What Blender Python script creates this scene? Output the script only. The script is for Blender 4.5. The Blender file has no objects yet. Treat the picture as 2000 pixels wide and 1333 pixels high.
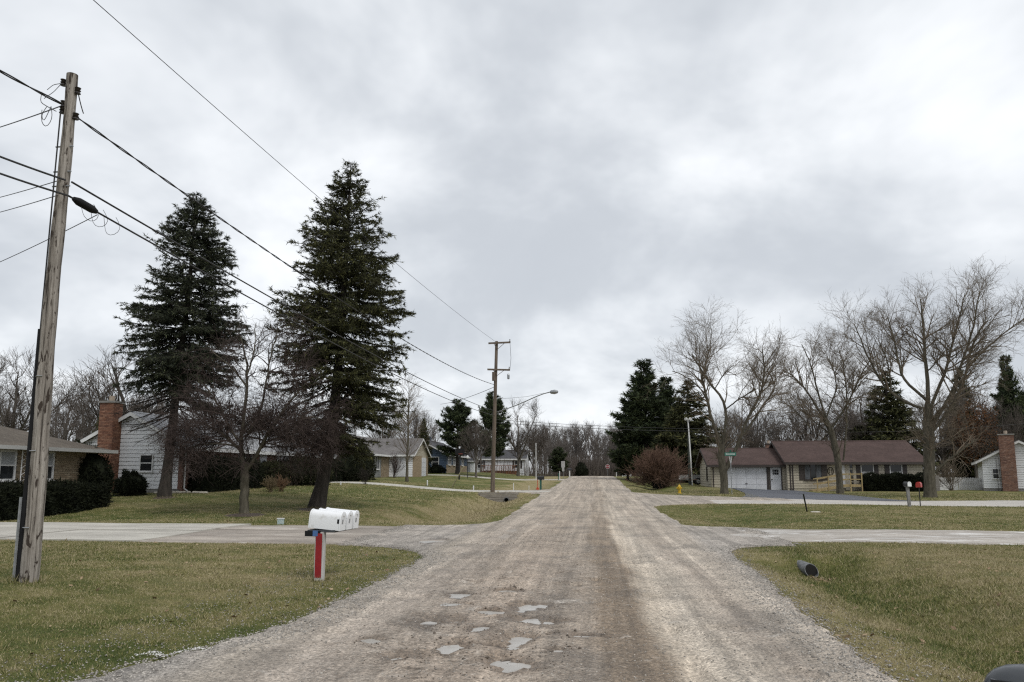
import bpy, math, random
import numpy as np
from mathutils import Vector

S = bpy.context.scene
R = math.radians
rng = np.random.default_rng(7)
random.seed(7)

# ---------------------------------------------------------------- camera
HC = 1.6                      # eye height above the road
F_PX, PPX, PPY, HZ, VPX = 1444.0, 1000.0, 730.0, 925.0, 1160.0
PITCH = math.atan((HZ - PPY) / F_PX)
YAW = math.atan((VPX - PPX) / F_PX * math.cos(PITCH))       # camera turned left of the road direction (+Y)
cam_data = bpy.data.cameras.new('camera')
cam_data.sensor_width = 36.0
cam_data.lens = F_PX / 2000 * 36.0
cam_data.shift_y = (PPY - 666.5) / 2000
cam_data.clip_start = 0.05
cam_data.clip_end = 3000
cam = bpy.data.objects.new('camera', cam_data)
cam.location = (0, 0, HC)
cam.rotation_euler = (R(90) + PITCH, 0, YAW)
S.collection.objects.link(cam)
S.camera = cam

# ---------------------------------------------------------------- sky, sun, exposure
SUN_EL, SUN_AZ = R(52), R(138)         # azimuth clockwise from +Y: high, behind the camera to the right, behind cloud
w = bpy.data.worlds.new('World'); S.world = w; w.use_nodes = True
nt = w.node_tree; nt.nodes.clear()
def wn(t, **k):
    n = nt.nodes.new(t)
    for a, v in k.items(): setattr(n, a, v)
    return n
out = wn('ShaderNodeOutputWorld'); bg = wn('ShaderNodeBackground'); bg.inputs[1].default_value = 0.1
sky = wn('ShaderNodeTexSky'); sky.sky_type = 'NISHITA'; sky.sun_disc = False
sky.sun_elevation = SUN_EL; sky.sun_rotation = SUN_AZ
tc = wn('ShaderNodeTexCoord'); sep = wn('ShaderNodeSeparateXYZ')
nt.links.new(tc.outputs['Generated'], sep.inputs[0])
mz = wn('ShaderNodeMath', operation='MAXIMUM'); mz.inputs[1].default_value = 0.0
nt.links.new(sep.outputs['Z'], mz.inputs[0])
az_ = wn('ShaderNodeMath', operation='ADD'); az_.inputs[1].default_value = 0.42
nt.links.new(mz.outputs[0], az_.inputs[0])
comb = wn('ShaderNodeCombineXYZ')
for i, c in enumerate('XY'):
    d = wn('ShaderNodeMath', operation='DIVIDE')
    nt.links.new(sep.outputs[c], d.inputs[0]); nt.links.new(az_.outputs[0], d.inputs[1])
    nt.links.new(d.outputs[0], comb.inputs[i])
mp = wn('ShaderNodeMapping'); mp.inputs['Location'].default_value = (6.1, 9.75, 0.0)
nt.links.new(comb.outputs[0], mp.inputs[0])
n1 = wn('ShaderNodeTexNoise'); n1.inputs['Scale'].default_value = 2.1; n1.inputs['Detail'].default_value = 5
n1.inputs['Roughness'].default_value = 0.56; n1.inputs['Distortion'].default_value = 0.18
nt.links.new(mp.outputs[0], n1.inputs['Vector'])
cr = wn('ShaderNodeValToRGB')
cr.color_ramp.interpolation = 'B_SPLINE'
el = cr.color_ramp.elements
el[0].position = 0.36; el[0].color = (0.50, 0.53, 0.57, 1)
el[1].position = 0.66; el[1].color = (0.90, 0.92, 0.94, 1)
e = el.new(0.50); e.color = (0.66, 0.69, 0.725, 1)
nt.links.new(n1.outputs['Fac'], cr.inputs[0])
sc10 = wn('ShaderNodeVectorMath', operation='SCALE'); sc10.inputs['Scale'].default_value = 10.0
nt.links.new(cr.outputs[0], sc10.inputs[0])
mixs = wn('ShaderNodeMixRGB'); mixs.inputs[0].default_value = 0.94
nt.links.new(sky.outputs[0], mixs.inputs[1]); nt.links.new(sc10.outputs[0], mixs.inputs[2])
nt.links.new(mixs.outputs[0], bg.inputs[0]); nt.links.new(bg.outputs[0], out.inputs[0])

sd = bpy.data.lights.new('sun', 'SUN'); sd.energy = 1.5; sd.angle = R(24); sd.color = (1.0, 0.97, 0.93)
sun = bpy.data.objects.new('sun', sd); S.collection.objects.link(sun)
sun.rotation_euler = (R(90) - SUN_EL, 0, R(180) - SUN_AZ)
sun.location = (0, 0, 40)
vs = S.view_settings
vs.view_transform = 'Standard'; vs.look = 'None'; vs.exposure = 0.28; vs.gamma = 1.0; vs.use_curve_mapping = False
S.cycles.max_bounces = 5; S.cycles.diffuse_bounces = 2; S.cycles.glossy_bounces = 2
S.cycles.transparent_max_bounces = 4
S.cycles.use_denoising = False; S.cycles.filter_width = 1.25

# ---------------------------------------------------------------- geometry of the view
SY, CY, SP, CP = math.sin(YAW), math.cos(YAW), math.sin(PITCH), math.cos(PITCH)
def ray(px, py):
    r, u = (px - PPX) / F_PX, (PPY - py) / F_PX
    fh = CP - u * SP; up = SP + u * CP            # horizontal-forward and up components
    return np.array([r * CY - fh * SY, r * SY + fh * CY, up]), fh
def pt(px, py, d):
    """world point seen at a photo pixel, d metres ahead"""
    v, fh = ray(px, py); t = d / fh
    return np.array([0, 0, HC]) + v * t
def at(px, d):
    p = pt(px, HZ, d); return float(p[0]), float(p[1])
def xatY(px, Y):
    v, _ = ray(px, HZ); return float(v[0] / v[1] * Y)
def S01(t):
    t = np.clip(t, 0, 1); return t * t * (3 - 2 * t)

# value noise -------------------------------------------------------------
def vhash(ix, iy, s):
    h = (ix.astype(np.int64) * 374761393 + iy.astype(np.int64) * 668265263 + s * 144665) & 0xffffffff
    h = ((h ^ (h >> 13)) * 1274126177) & 0xffffffff
    return ((h ^ (h >> 16)) & 0xffff) / 65535.0
def vnoise(x, y, s=0):
    x = np.asarray(x, float); y = np.asarray(y, float)
    ix, iy = np.floor(x), np.floor(y); fx, fy = x - ix, y - iy
    fx = fx * fx * (3 - 2 * fx); fy = fy * fy * (3 - 2 * fy)
    a = vhash(ix, iy, s); b = vhash(ix + 1, iy, s); c = vhash(ix, iy + 1, s); d = vhash(ix + 1, iy + 1, s)
    return (a * (1 - fx) + b * fx) * (1 - fy) + (c * (1 - fx) + d * fx) * fy - 0.5
def fbm(x, y, s=0, o=4):
    t = 0; a = 1.0
    for i in range(o):
        t = t + a * vnoise(x * 2 ** i + 17 * i, y * 2 ** i - 9 * i, s + i); a *= 0.5
    return t

# terrain -----------------------------------------------------------------
_by = np.array([-60, 15, 28, 40, 60, 80, 100, 114, 122, 150, 200, 3000.])
_bz = np.array([0, 0, 0.0, .08, .34, .66, .97, 1.13, 1.12, .7, .4, .4])
def bump(t, w_):
    return S01(1 - np.abs(t) / w_)
def xL(y):      # left edge of the gravel road
    y = np.asarray(y, float)
    e = -3.25 - 1.3 * S01((8.5 - y) / 5) - 0.35 * S01((y - 26) / 20) 
    for c, hw, rr in ((19.4, 3.0, 2.6), (54.8, 2.0, 3.0), (91, 1.8, 3.0)):      # driveway mouths
        t = np.clip((np.abs(y - c) - hw) / rr, 0, 1)
        e = e - rr * (1 - np.sqrt(np.clip(1 - (1 - t) ** 2, 0, 1)))
    return e
def xR(y):
    y = np.asarray(y, float)
    e = 2.3 + 0.45 * S01((y - 6) / 10) + 0.25 * S01((y - 60) / 30)
    t = np.clip((np.abs(y - 20.0) - 2.6) / 1.8, 0, 1)
    e = e + 1.8 * (1 - np.sqrt(np.clip(1 - (1 - t) ** 2, 0, 1)))
    tn = np.clip((38.6 - y) / 3.6, 0, 1); tf = np.clip((y - 46.6) / 8.5, 0, 1)
    f = np.where(y < 42.6, 3.6 * (1 - np.sqrt(np.clip(1 - (1 - tn) ** 2, 0, 1))), 8.5 * (1 - np.sqrt(np.clip(1 - (1 - tf) ** 2, 0, 1))))
    return e + f
def g(x, y):
    x = np.asarray(x, float); y = np.asarray(y, float)
    base = np.interp(y, _by, _bz)
    base = base * (1 - 0.85 * S01((x - 5) / 14) * S01((y - 36) / 10) * (1 - 0.5 * S01((y - 95) / 40)))
    rise = 0.62 * S01((-x - 8) / 11) * S01((y - 23.5) / 12) + 0.1 * S01((-x - 4.5) / 4) * S01((17 - y) / 4)
    # ditches beside the road
    rd = -0.34 * bump(x - 4.25, 2.0) * S01((15.75 - y) / 1.1)
    rd = rd - 0.2 * bump(x - 5.2, 2.2) * S01((y - 23.2) / 2) * S01((36 - y) / 3)
    rd = rd - 0.35 * bump(x - 5.2, 1.9) * S01((y - 56) / 4) * S01((100 - y) / 10)
    ld = -0.62 * bump(x + 6.3, 2.5) * S01((y - 23.4) / 6) * S01((51.9 - y) / .4)
    ld = ld - 0.45 * bump(x + 6.1, 2.2) * S01((y - 57.4) / .8) * S01((88.0 - y) / 3)
    und = 0.10 * fbm(x / 9, y / 9, 3, 3) * S01((np.abs(x + .4) - 4) / 5) * S01((y - 4) / 6)
    far = 0.0
    return base + rise + rd + ld + und + far
def g1(x, y): return float(g(np.array([x]), np.array([y]))[0])
def gpt(px, py):
    v, fh = ray(px, py)
    t = np.arange(2, 260, .05) / fh
    X, Y, Z = v[0] * t, v[1] * t, HC + v[2] * t
    k = np.argmax(Z <= g(X, Y)); k = k if k > 0 else len(t) - 1
    return float(X[k]), float(Y[k]), float(g1(X[k], Y[k]))
def gat(px, d):
    x, y = at(px, d); return x, y, g1(x, y)

# ---------------------------------------------------------------- object helpers
COL = S.collection
def link(o, parent=None):
    COL.objects.link(o)
    if parent is not None: o.parent = parent
    return o
def tag(o, label=None, cat=None, group=None, kind=None):
    if label: o['label'] = label
    if cat: o['category'] = cat
    if group: o['group'] = group
    if kind: o['kind'] = kind
    return o
def thing(name, label, cat, loc=(0, 0, 0), rotz=0.0, group=None):
    o = bpy.data.objects.new(name, None); o.empty_display_size = 0.2
    o.location = loc; o.rotation_euler = (0, 0, rotz)
    link(o); return tag(o, label, cat, group)
def fast_mesh(name, V, loops, starts, totals, smooth=False):
    me = bpy.data.meshes.new(name)
    me.vertices.add(len(V)); me.vertices.foreach_set('co', np.asarray(V, np.float32).ravel())
    me.loops.add(len(loops)); me.loops.foreach_set('vertex_index', np.asarray(loops, np.int32))
    me.polygons.add(len(starts))
    me.polygons.foreach_set('loop_start', np.asarray(starts, np.int32))
    me.polygons.foreach_set('loop_total', np.asarray(totals, np.int32))
    if smooth: me.polygons.foreach_set('use_smooth', np.ones(len(starts), bool))
    me.update(calc_edges=True)
    return me
def poly_mesh(name, V, Fq, smooth=False):
    """V (n,3), Fq (m,k) all faces with k corners"""
    Fq = np.asarray(Fq); m, k = Fq.shape
    return fast_mesh(name, V, Fq.ravel(), np.arange(m) * k, np.full(m, k), smooth)
def mobj(name, me, mat, parent=None, loc=None):
    o = bpy.data.objects.new(name, me)
    if mat is not None and len(me.materials) == 0: me.materials.append(mat)
    if loc is not None: o.location = loc
    return link(o, parent)
class MB:
    """collects shapes into one mesh"""
    def __init__(s): s.v = []; s.f = []
    def add(s, V, Fs):
        b = len(s.v); s.v += [tuple(map(float, p)) for p in V]; s.f += [tuple(b + i for i in f) for f in Fs]; return s
    def hexa(s, P):
        return s.add(P, [(0, 3, 2, 1), (4, 5, 6, 7), (0, 1, 5, 4), (1, 2, 6, 5), (2, 3, 7, 6), (3, 0, 4, 7)])
    def box(s, x0, x1, y0, y1, z0, z1):
        return s.hexa([(x0, y0, z0), (x1, y0, z0), (x1, y1, z0), (x0, y1, z0), (x0, y0, z1), (x1, y0, z1), (x1, y1, z1), (x0, y1, z1)])
    def tube(s, P, r, k=8, cap=True):
        P = np.asarray(P, float); n = len(P); r = np.broadcast_to(np.asarray(r, float), (n,))
        V, T = ring_verts(P[None], r[None], k)
        V = V.reshape(-1, 3); Fs = []
        for i in range(n - 1):
            for j in range(k):
                a = i * k + j; b = i * k + (j + 1) % k
                Fs.append((a, b, b + k, a + k))
        if cap: Fs.append(tuple(range(k))[::-1]); Fs.append(tuple((n - 1) * k + j for j in range(k)))
        return s.add(V, Fs)
    def lathe(s, prof, c=(0, 0, 0), k=14, axis=(0, 0, 1)):
        ax = np.array(axis, float); ax /= np.linalg.norm(ax)
        ref = np.array([1., 0, 0]) if abs(ax[0]) < .9 else np.array([0, 1., 0])
        U = np.cross(ax, ref); U /= np.linalg.norm(U); W = np.cross(ax, U); c = np.array(c, float)
        V = []; Fs = []
        for (r, z) in prof:
            for j in range(k):
                a = 2 * math.pi * j / k; V.append(c + ax * z + U * r * math.cos(a) + W * r * math.sin(a))
        for i in range(len(prof) - 1):
            for j in range(k):
                a = i * k + j; b = i * k + (j + 1) % k; Fs.append((a, b, b + k, a + k))
        Fs.append(tuple(range(k))[::-1]); Fs.append(tuple((len(prof) - 1) * k + j for j in range(k)))
        return s.add(V, Fs)
    def prism(s, poly, axis, a0, a1):
        """poly: 2-d points in the plane across 'axis' (0: (y,z), 1: (x,z), 2: (x,y))"""
        n = len(poly)
        def P(q, a): return (a, q[0], q[1]) if axis == 0 else (q[0], a, q[1]) if axis == 1 else (q[0], q[1], a)
        V = [P(q, a0) for q in poly] + [P(q, a1) for q in poly]
        return s.add(V, [tuple(range(n))[::-1], tuple(range(n, 2 * n))] + [(i, (i + 1) % n, n + (i + 1) % n, n + i) for i in range(n)])
    def build(s, name, mat, parent=None, smooth=False, loc=None):
        me = bpy.data.meshes.new(name); me.from_pydata(s.v, [], s.f)
        import bmesh
        bm = bmesh.new(); bm.from_mesh(me); bmesh.ops.recalc_face_normals(bm, faces=bm.faces); bm.to_mesh(me); bm.free()
        if smooth:
            me.polygons.foreach_set('use_smooth', np.ones(len(me.polygons), bool))
            me.set_sharp_from_angle(angle=R(40))
        return mobj(name, me, mat, parent, loc)
def ring_verts(P, r, k):
    """P (B,M,3), r (B,M) -> (B,M,k,3)"""
    T = np.empty_like(P); T[:, 1:-1] = P[:, 2:] - P[:, :-2]; T[:, 0] = P[:, 1] - P[:, 0]; T[:, -1] = P[:, -1] - P[:, -2]
    T /= np.linalg.norm(T, axis=-1, keepdims=True) + 1e-9
    m = np.abs(T.mean(1)); ref = np.zeros((len(P), 3)); ref[np.arange(len(P)), np.argmin(m, 1)] = 1
    U = np.cross(T, ref[:, None]); U /= np.linalg.norm(U, axis=-1, keepdims=True) + 1e-9
    W = np.cross(T, U)
    a = np.arange(k) * 2 * math.pi / k
    return P[:, :, None] + r[:, :, None, None] * (np.cos(a)[:, None] * U[:, :, None] + np.sin(a)[:, None] * W[:, :, None]), T
def tubes_geom(P, r, k):
    B, M, _ = P.shape
    V, _ = ring_verts(P, r, k); V = V.reshape(-1, 3)
    b = np.arange(B)[:, None, None] * M * k; i = np.arange(M - 1)[None, :, None] * k; j = np.arange(k)[None, None, :]; j2 = (j + 1) % k
    F = np.stack([b + i + j, b + i + j2, b + i + k + j2, b + i + k + j], -1).reshape(-1, 4)
    return V, F
def join_geom(parts):
    Vs, Fs, o = [], [], 0
    for V, F in parts:
        Vs.append(V); Fs.append(F + o); o += len(V)
    return np.concatenate(Vs), np.concatenate(Fs)

# ---------------------------------------------------------------- materials
MATS = {}
def new_mat(name):
    m = bpy.data.materials.new(name); m.use_nodes = True; m.node_tree.nodes.clear()
    t = m.node_tree; o = t.nodes.new('ShaderNodeOutputMaterial'); b = t.nodes.new('ShaderNodeBsdfPrincipled')
    t.links.new(b.outputs[0], o.inputs[0]); return m, t, b
def N(t, typ, **k):
    n = t.nodes.new(typ)
    for a, v in k.items():
        if a.startswith('i_'):
            n.inputs[a[2:].replace('_', ' ')].default_value = v
        else: setattr(n, a, v)
    return n
def noise(t, vec, scale, detail=4, rough=0.55, dist=0.0, stretch=None):
    if stretch is not None:
        mpn = N(t, 'ShaderNodeMapping'); mpn.inputs['Scale'].default_value = stretch
        t.links.new(vec, mpn.inputs[0]); vec = mpn.outputs[0]
    n = N(t, 'ShaderNodeTexNoise'); n.inputs['Scale'].default_value = scale; n.inputs['Detail'].default_value = detail
    n.inputs['Roughness'].default_value = rough; n.inputs['Distortion'].default_value = dist
    t.links.new(vec, n.inputs['Vector']); return n.outputs['Fac']
def ramp(t, fac, stops):
    r = N(t, 'ShaderNodeValToRGB'); el = r.color_ramp.elements
    el[0].position, el[1].position = stops[0][0], stops[-1][0]
    c = lambda v: (v, v, v, 1) if not hasattr(v, '__len__') else (*v, 1)
    el[0].color, el[1].color = c(stops[0][1]), c(stops[-1][1])
    for p, v in stops[1:-1]: e = el.new(p); e.color = c(v)
    t.links.new(fac, r.inputs[0]); return r.outputs[0]
def mix(t, fac, a, b, mode='MIX'):
    m = N(t, 'ShaderNodeMixRGB', blend_type=mode)
    for i, v in enumerate((fac, a, b)):
        if hasattr(v, 'is_linked') or hasattr(v, 'links'): t.links.new(v, m.inputs[i])
        else: m.inputs[i].default_value = v if i == 0 else (*v, 1)
    return m.outputs[0]
def mth(t, op, a, b=None):
    m = N(t, 'ShaderNodeMath', operation=op)
    for i, v in enumerate((a, b)):
        if v is None: continue
        if hasattr(v, 'links'): t.links.new(v, m.inputs[i])
        else: m.inputs[i].default_value = v
    return m.outputs[0]
def bumpn(t, b, h, strength=0.4, dist=0.02):
    n = N(t, 'ShaderNodeBump'); n.inputs['Strength'].default_value = strength; n.inputs['Distance'].default_value = dist
    t.links.new(h, n.inputs['Height']); t.links.new(n.outputs[0], b.inputs['Normal'])
def objvec(t): return N(t, 'ShaderNodeTexCoord').outputs['Object']
def posvec(t): return N(t, 'ShaderNodeNewGeometry').outputs['Position']
def dead_bias(t, P_):
    """where the turf is straw (positive) or green (negative): ditch bottoms stay green, their banks and road verges are dry"""
    s_ = N(t, 'ShaderNodeSeparateXYZ'); t.links.new(P_, s_.inputs[0])
    wx = mth(t, 'ADD', s_.outputs['X'], mth(t, 'MULTIPLY', mth(t, 'SUBTRACT', noise(t, P_, .5, 3, .5), .5), 2.2))
    r = ramp(t, mth(t, 'MULTIPLY', wx, .1), [(.26, .78), (.33, .64), (.39, .41), (.47, .42), (.57, .56), (.70, .68), (.88, .55), (1.0, .45)])
    near = ramp(t, mth(t, 'MULTIPLY', s_.outputs['Y'], .02), [(.32, 1.0), (.36, 0.0)])
    l = ramp(t, mth(t, 'MULTIPLY', wx, -.1), [(.34, .5), (.44, .78), (.56, .9), (.70, .85), (.85, .55), (1.0, .45)])
    mid = ramp(t, mth(t, 'MULTIPLY', s_.outputs['Y'], .02), [(.44, 0.0), (.52, 1.0), (1.0, 1.0)])
    a = mth(t, 'MULTIPLY', mth(t, 'SUBTRACT', r, .5), near); a = mth(t, 'MULTIPLY', a, ramp(t, s_.outputs['X'], [(0.0, 0.0), (1.0, 1.0)]))
    b_ = mth(t, 'MULTIPLY', mth(t, 'SUBTRACT', l, .5), mid); b_ = mth(t, 'MULTIPLY', b_, ramp(t, mth(t, 'MULTIPLY', s_.outputs['X'], -1.0), [(0.0, 0.0), (1.0, 1.0)]))
    return mth(t, 'ADD', a, b_)
def simple(name, c1, c2=None, scale=8, rough=0.7, bump_=0.0, stretch=None, metal=0.0, detail=5, spec=None, world=False, lo=.35, hi=.65):
    if name in MATS: return MATS[name]
    m, t, b = new_mat(name)
    b.inputs['Roughness'].default_value = rough; b.inputs['Metallic'].default_value = metal
    if spec is not None: b.inputs['Specular IOR Level'].default_value = spec
    v = posvec(t) if world else objvec(t)
    n = noise(t, v, scale, detail, .6, stretch=stretch)
    if c2 is None: c2 = tuple(x * 0.75 for x in c1)
    t.links.new(ramp(t, n, [(lo, c2), (hi, c1)]), b.inputs['Base Color'])
    if bump_: bumpn(t, b, n, bump_, .02)
    MATS[name] = m; return m
# ================================================================ ground, road, driveways
DRIVES = [  # name, x0, x1, y0, y1
    ('gravel_apron', -10.6, -3.0, 16.5, 22.3), ('concrete_driveway', -60, -10.5, 16.55, 22.35),
    ('drive_a', -30, -3.2, 53.1, 56.3), ('drive_b', -30, -3.2, 89.7, 92.4),
    ('right_drive', 2.2, 60, 18.3, 22.3), ('side_road', 2.2, 120, 38.6, 46.6)]
def cover(x, y, m=0.0):
    c = (x > xL(y) + m) & (x < xR(y) - m) & (y < 119)
    for _, x0, x1, y0, y1 in DRIVES:
        c |= (x > x0) & (x < x1) & (y > y0 + m) & (y < y1 - m)
    t = (y - 46) / 23.0
    ax0, ax1 = 10.0 + 2.2 * t, 16.6 + 1.2 * t
    c |= (t > 0) & (t < 1) & (x > ax0 + m) & (x < ax1 - m)
    return c
def axis_pts(segs):
    o = []
    for a, b, st in segs: o += list(np.arange(a, b, st))
    return np.array(o)
gx = np.concatenate([-np.geomspace(900, 45, 26), axis_pts([(-42, -16, .8), (-16, 14, .2), (14, 44, .8)]), np.geomspace(45, 900, 26)])
gy = np.concatenate([-np.geomspace(300, 12, 14), axis_pts([(-10, 3, .8), (3, 30, .18), (30, 62, .28), (62, 130, 1.0)]), np.geomspace(131, 1500, 30)])
GX, GY = np.meshgrid(gx, gy)
def grid_faces(nx, ny):
    i = np.arange(ny - 1)[:, None] * nx; j = np.arange(nx - 1)[None]
    a = (i + j).ravel(); return np.stack([a, a + 1, a + nx + 1, a + nx], -1)
Z = g(GX, GY) + 0.012 * fbm(GX * 2.2, GY * 2.2, 9, 3) * (np.abs(GX) < 40)
Z = np.where(cover(GX, GY, 0.12), Z - 0.09, Z)
Z = np.where((GX > 4.0) & (GX < 4.85) & (GY > 14.9) & (GY < 17.5), Z - 0.0, Z)

# lawn material: patches of winter green, straw and bare brown
m, t, b = new_mat('winter_lawn'); P_ = posvec(t)
n_big = noise(t, P_, 0.22, 4, .6); n_mid = noise(t, P_, 1.3, 5, .65); n_fine = noise(t, P_, 38, 3, .7)
n_blade = noise(t, P_, 95, 2, .7); db = dead_bias(t, P_); n_mid = mth(t, 'ADD', n_mid, mth(t, 'MULTIPLY', db, .45)); n_big = mth(t, 'ADD', n_big, mth(t, 'MULTIPLY', db, .45))
c = ramp(t, n_mid, [(.32, (.055, .072, .018)), (.45, (.105, .118, .034)), (.55, (.20, .175, .068)), (.68, (.30, .25, .14))])
c2 = ramp(t, n_big, [(.40, (.06, .082, .02)), (.5, (.13, .13, .042)), (.59, (.25, .21, .11))])
c = mix(t, 0.5, c, c2)
c = mix(t, 0.75, c, ramp(t, n_fine, [(.28, .35), (.5, .95), (.74, 1.75)]), 'MULTIPLY')
c = mix(t, 0.6, c, ramp(t, n_blade, [(.3, .5), (.55, 1.0), (.72, 1.7)]), 'MULTIPLY')
t.links.new(c, b.inputs['Base Color']); b.inputs['Roughness'].default_value = 0.95; b.inputs['Specular IOR Level'].default_value = .15
bumpn(t, b, mth(t, 'ADD', n_fine, n_blade), 0.8, .03)
LAWN = m
ground = mobj('ground', poly_mesh('ground', np.stack([GX, GY, Z], -1).reshape(-1, 3), grid_faces(len(gx), len(gy)), True), LAWN)
tag(ground, 'patchy winter lawn of olive green and straw grass beside the gravel road', 'lawn', kind='structure')

# potholes and puddles: (x, y, half width, half length, depth)
def road_xy(px, py):
    x, y, z = gpt(px, py); return x, y
POT = []
for px, py, wpx, hpx in ((838, 1224, 62, 13), (1043, 1222, 56, 9), (1034, 1194, 34, 7), (1004, 1258, 36, 15), (880, 1281, 24, 12),
                         (1003, 1312, 46, 18), (775, 1295, 52, 15), (1130, 1252, 44, 6), (905, 1172, 26, 5), (845, 1060, 20, 4), (935, 1240, 22, 6), (1090, 1285, 26, 7), (960, 1205, 20, 4), (890, 1190, 24, 4), (720, 1262, 24, 6), (990, 1165, 22, 4)):
    x, y = road_xy(px, py); s = F_PX / y
    x1, y1 = road_xy(px, py - hpx); x2, y2 = road_xy(px, min(py + hpx, 1330))
    POT.append((x, (y1 + y2) / 2, wpx / s * 1.12, (y1 - y2) / 2 * 1.1, 0.05))
DRY = [(float(a_), float(b_), float(w_), float(l_)) for a_, b_, w_, l_ in zip(rng.uniform(-2.8, 1.6, 70), 5.2 + 10 * rng.random(70) ** 1.3, rng.uniform(.10, .34, 70), rng.uniform(.12, .40, 70)) if min(math.hypot((a_ - q[0]) / (q[2] + .45), (b_ - q[1]) / (q[3] + .45)) for q in POT) > 1]
def road_z(x, y):
    z = g(x, y) + 0.03
    z = z + 0.035 * S01(1 - np.abs(x + .4) / 3.4)                         # crown
    near = S01((40 - y) / 25)
    rough = 0.026 * fbm(x * 1.6, y * 1.1, 21, 4) + 0.022 * fbm(x * 7, y * 5, 31, 3)
    z = z + rough * (.35 + .65 * near)
    mudz = bump(x + 1.2, 1.5) * S01((15 - y) / 6); z = z + mudz * (.030 * fbm(x * 3.2, y * 2.4, 91, 4) + .03 * np.abs(vnoise(x * 11, y * 9, 93)))
    for tx in (-2.35, -.75, .75, 1.75): z = z - 0.022 * bump(x - tx - .12 * np.sin(y * .23 + tx), .34)
    for (a, c_, hw, hl, dp) in POT:
        rr = np.sqrt(((x - a) / hw) ** 2 + ((y - c_) / hl) ** 2)
        rr = rr + 1.0 * fbm(x * 3.4, y * 2.6, 77, 4) + .4 * vnoise(x * 15, y * 12, 78)
        z = z - dp * S01((1.2 - rr) / 1.1)
    for (a, c_, hw, hl) in DRY:
        rr = np.sqrt(((x - a) / hw) ** 2 + ((y - c_) / hl) ** 2) + .8 * fbm(x * 4.1, y * 3.3, 79, 3); z = z - .032 * S01((1.1 - rr) / .6)
    return z
def strip_rows(ys, xl, xr, n, zf):
    u = np.linspace(0, 1, n)
    X = xl[:, None] * (1 - u) + xr[:, None] * u; Y = np.repeat(ys[:, None], n, 1)
    return X, Y, zf(X, Y)
ys = np.concatenate([np.arange(-14, 3, .5), np.arange(3, 14, .045), np.arange(14, 20, .08), np.arange(20, 36, .12), np.arange(36, 62, .3), np.arange(62, 120, .8)])
rag = lambda v, s: .16 * fbm(ys * .9, ys * 0 + v, s, 4) + .10 * vnoise(ys * 7, ys * 0, s + 5)
Xr, Yr, Zr = strip_rows(ys, xL(ys) + rag(3.3, 41), xR(ys) + rag(8.1, 51), 120, road_z)
ed = np.minimum(np.arange(120), np.arange(120)[::-1]); WET = np.zeros_like(Xr)
for (a_, c_, hw_, hl_, dp_) in POT:
    rr_ = np.sqrt(((Xr - a_) / hw_) ** 2 + ((Yr - c_) / hl_) ** 2) + .9 * fbm(Xr * 3.4, Yr * 2.6, 77, 4); WET = np.maximum(WET, S01((1.45 - rr_) / .6))
Zr = Zr - np.where(ed == 0, .11, np.where(ed == 1, .02, 0.0))[None]
# road material
m, t, b = new_mat('gravel_road'); P_ = posvec(t)
sx = N(t, 'ShaderNodeSeparateXYZ'); t.links.new(P_, sx.inputs[0])
wob = noise(t, P_, .35, 3, .5); wob3 = noise(t, P_, 1.0, 2, .5, stretch=(.02, .045, 1)); wob2 = noise(t, P_, 2.2, 3, .5)
xx = mth(t, 'ADD', sx.outputs['X'], mth(t, 'MULTIPLY', mth(t, 'SUBTRACT', wob, .5), .55))
xx = mth(t, 'ADD', xx, mth(t, 'MULTIPLY', mth(t, 'SUBTRACT', wob2, .5), .22))
xx = mth(t, 'ADD', xx, mth(t, 'MULTIPLY', mth(t, 'SUBTRACT', wob3, .46), 1.3))
u = mth(t, 'MULTIPLY', mth(t, 'ADD', xx, 5.0), 0.1)                       # x -5..5 -> 0..1
tan, pale, damp, grey = (.375, .308, .246), (.49, .42, .335), (.235, .184, .135), (.325, .298, .268)
lane = ramp(t, u, [(.05, grey), (.14, grey), (.19, (.37, .325, .27)), (.25, (.40, .345, .29)), (.31, (.33, .28, .23)), (.38, tan), (.45, (.315, .265, .215)),
                   (.49, (.30, .25, .20)), (.505, damp), (.545, damp), (.562, pale), (.60, (.49, .43, .355)), (.655, (.37, .315, .26)),
                   (.69, (.46, .40, .33)), (.735, (.40, .35, .295)), (.765, grey), (.82, grey)])
far_f = ramp(t, mth(t, 'MULTIPLY', sx.outputs['Y'], .01), [(.12, 0.0), (.34, .65)]); lane = mix(t, far_f, lane, (.375, .32, .258))
streak = noise(t, P_, 1.0, 5, .6, .6, stretch=(2.6, .16, 1)); patch = noise(t, P_, .9, 6, .62, .8); fine = noise(t, P_, 32, 4, .75); grit = noise(t, P_, 120, 2, .8)
chalk = noise(t, P_, 2.6, 6, .7, 1.0, stretch=(.62, 1.3, 1))
c = mix(t, .8, lane, ramp(t, streak, [(.25, .62), (.5, 1.0), (.75, 1.4)]), 'MULTIPLY')
str2 = noise(t, P_, 1.0, 4, .65, .5, stretch=(7.0, .10, 1)); c = mix(t, .75, c, ramp(t, str2, [(.3, .7), (.5, 1.0), (.7, 1.32)]), 'MULTIPLY')
c = mix(t, .85, c, ramp(t, patch, [(.28, .52), (.5, .97), (.72, 1.25)]), 'MULTIPLY')
c = mix(t, ramp(t, chalk, [(.60, 0.0), (.72, .7)]), c, (.58, .53, .47))
c = mix(t, ramp(t, chalk, [(.30, .6), (.40, 0.0)]), c, (.17, .135, .105))
mz_ = mth(t, 'MULTIPLY', ramp(t, u, [(.20, 0.0), (.30, 1.0), (.47, 1.0), (.56, 0.15), (.75, .12)]), ramp(t, mth(t, 'MULTIPLY', sx.outputs['Y'], .05), [(.5, 1.0), (1.0, .15)]))
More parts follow.
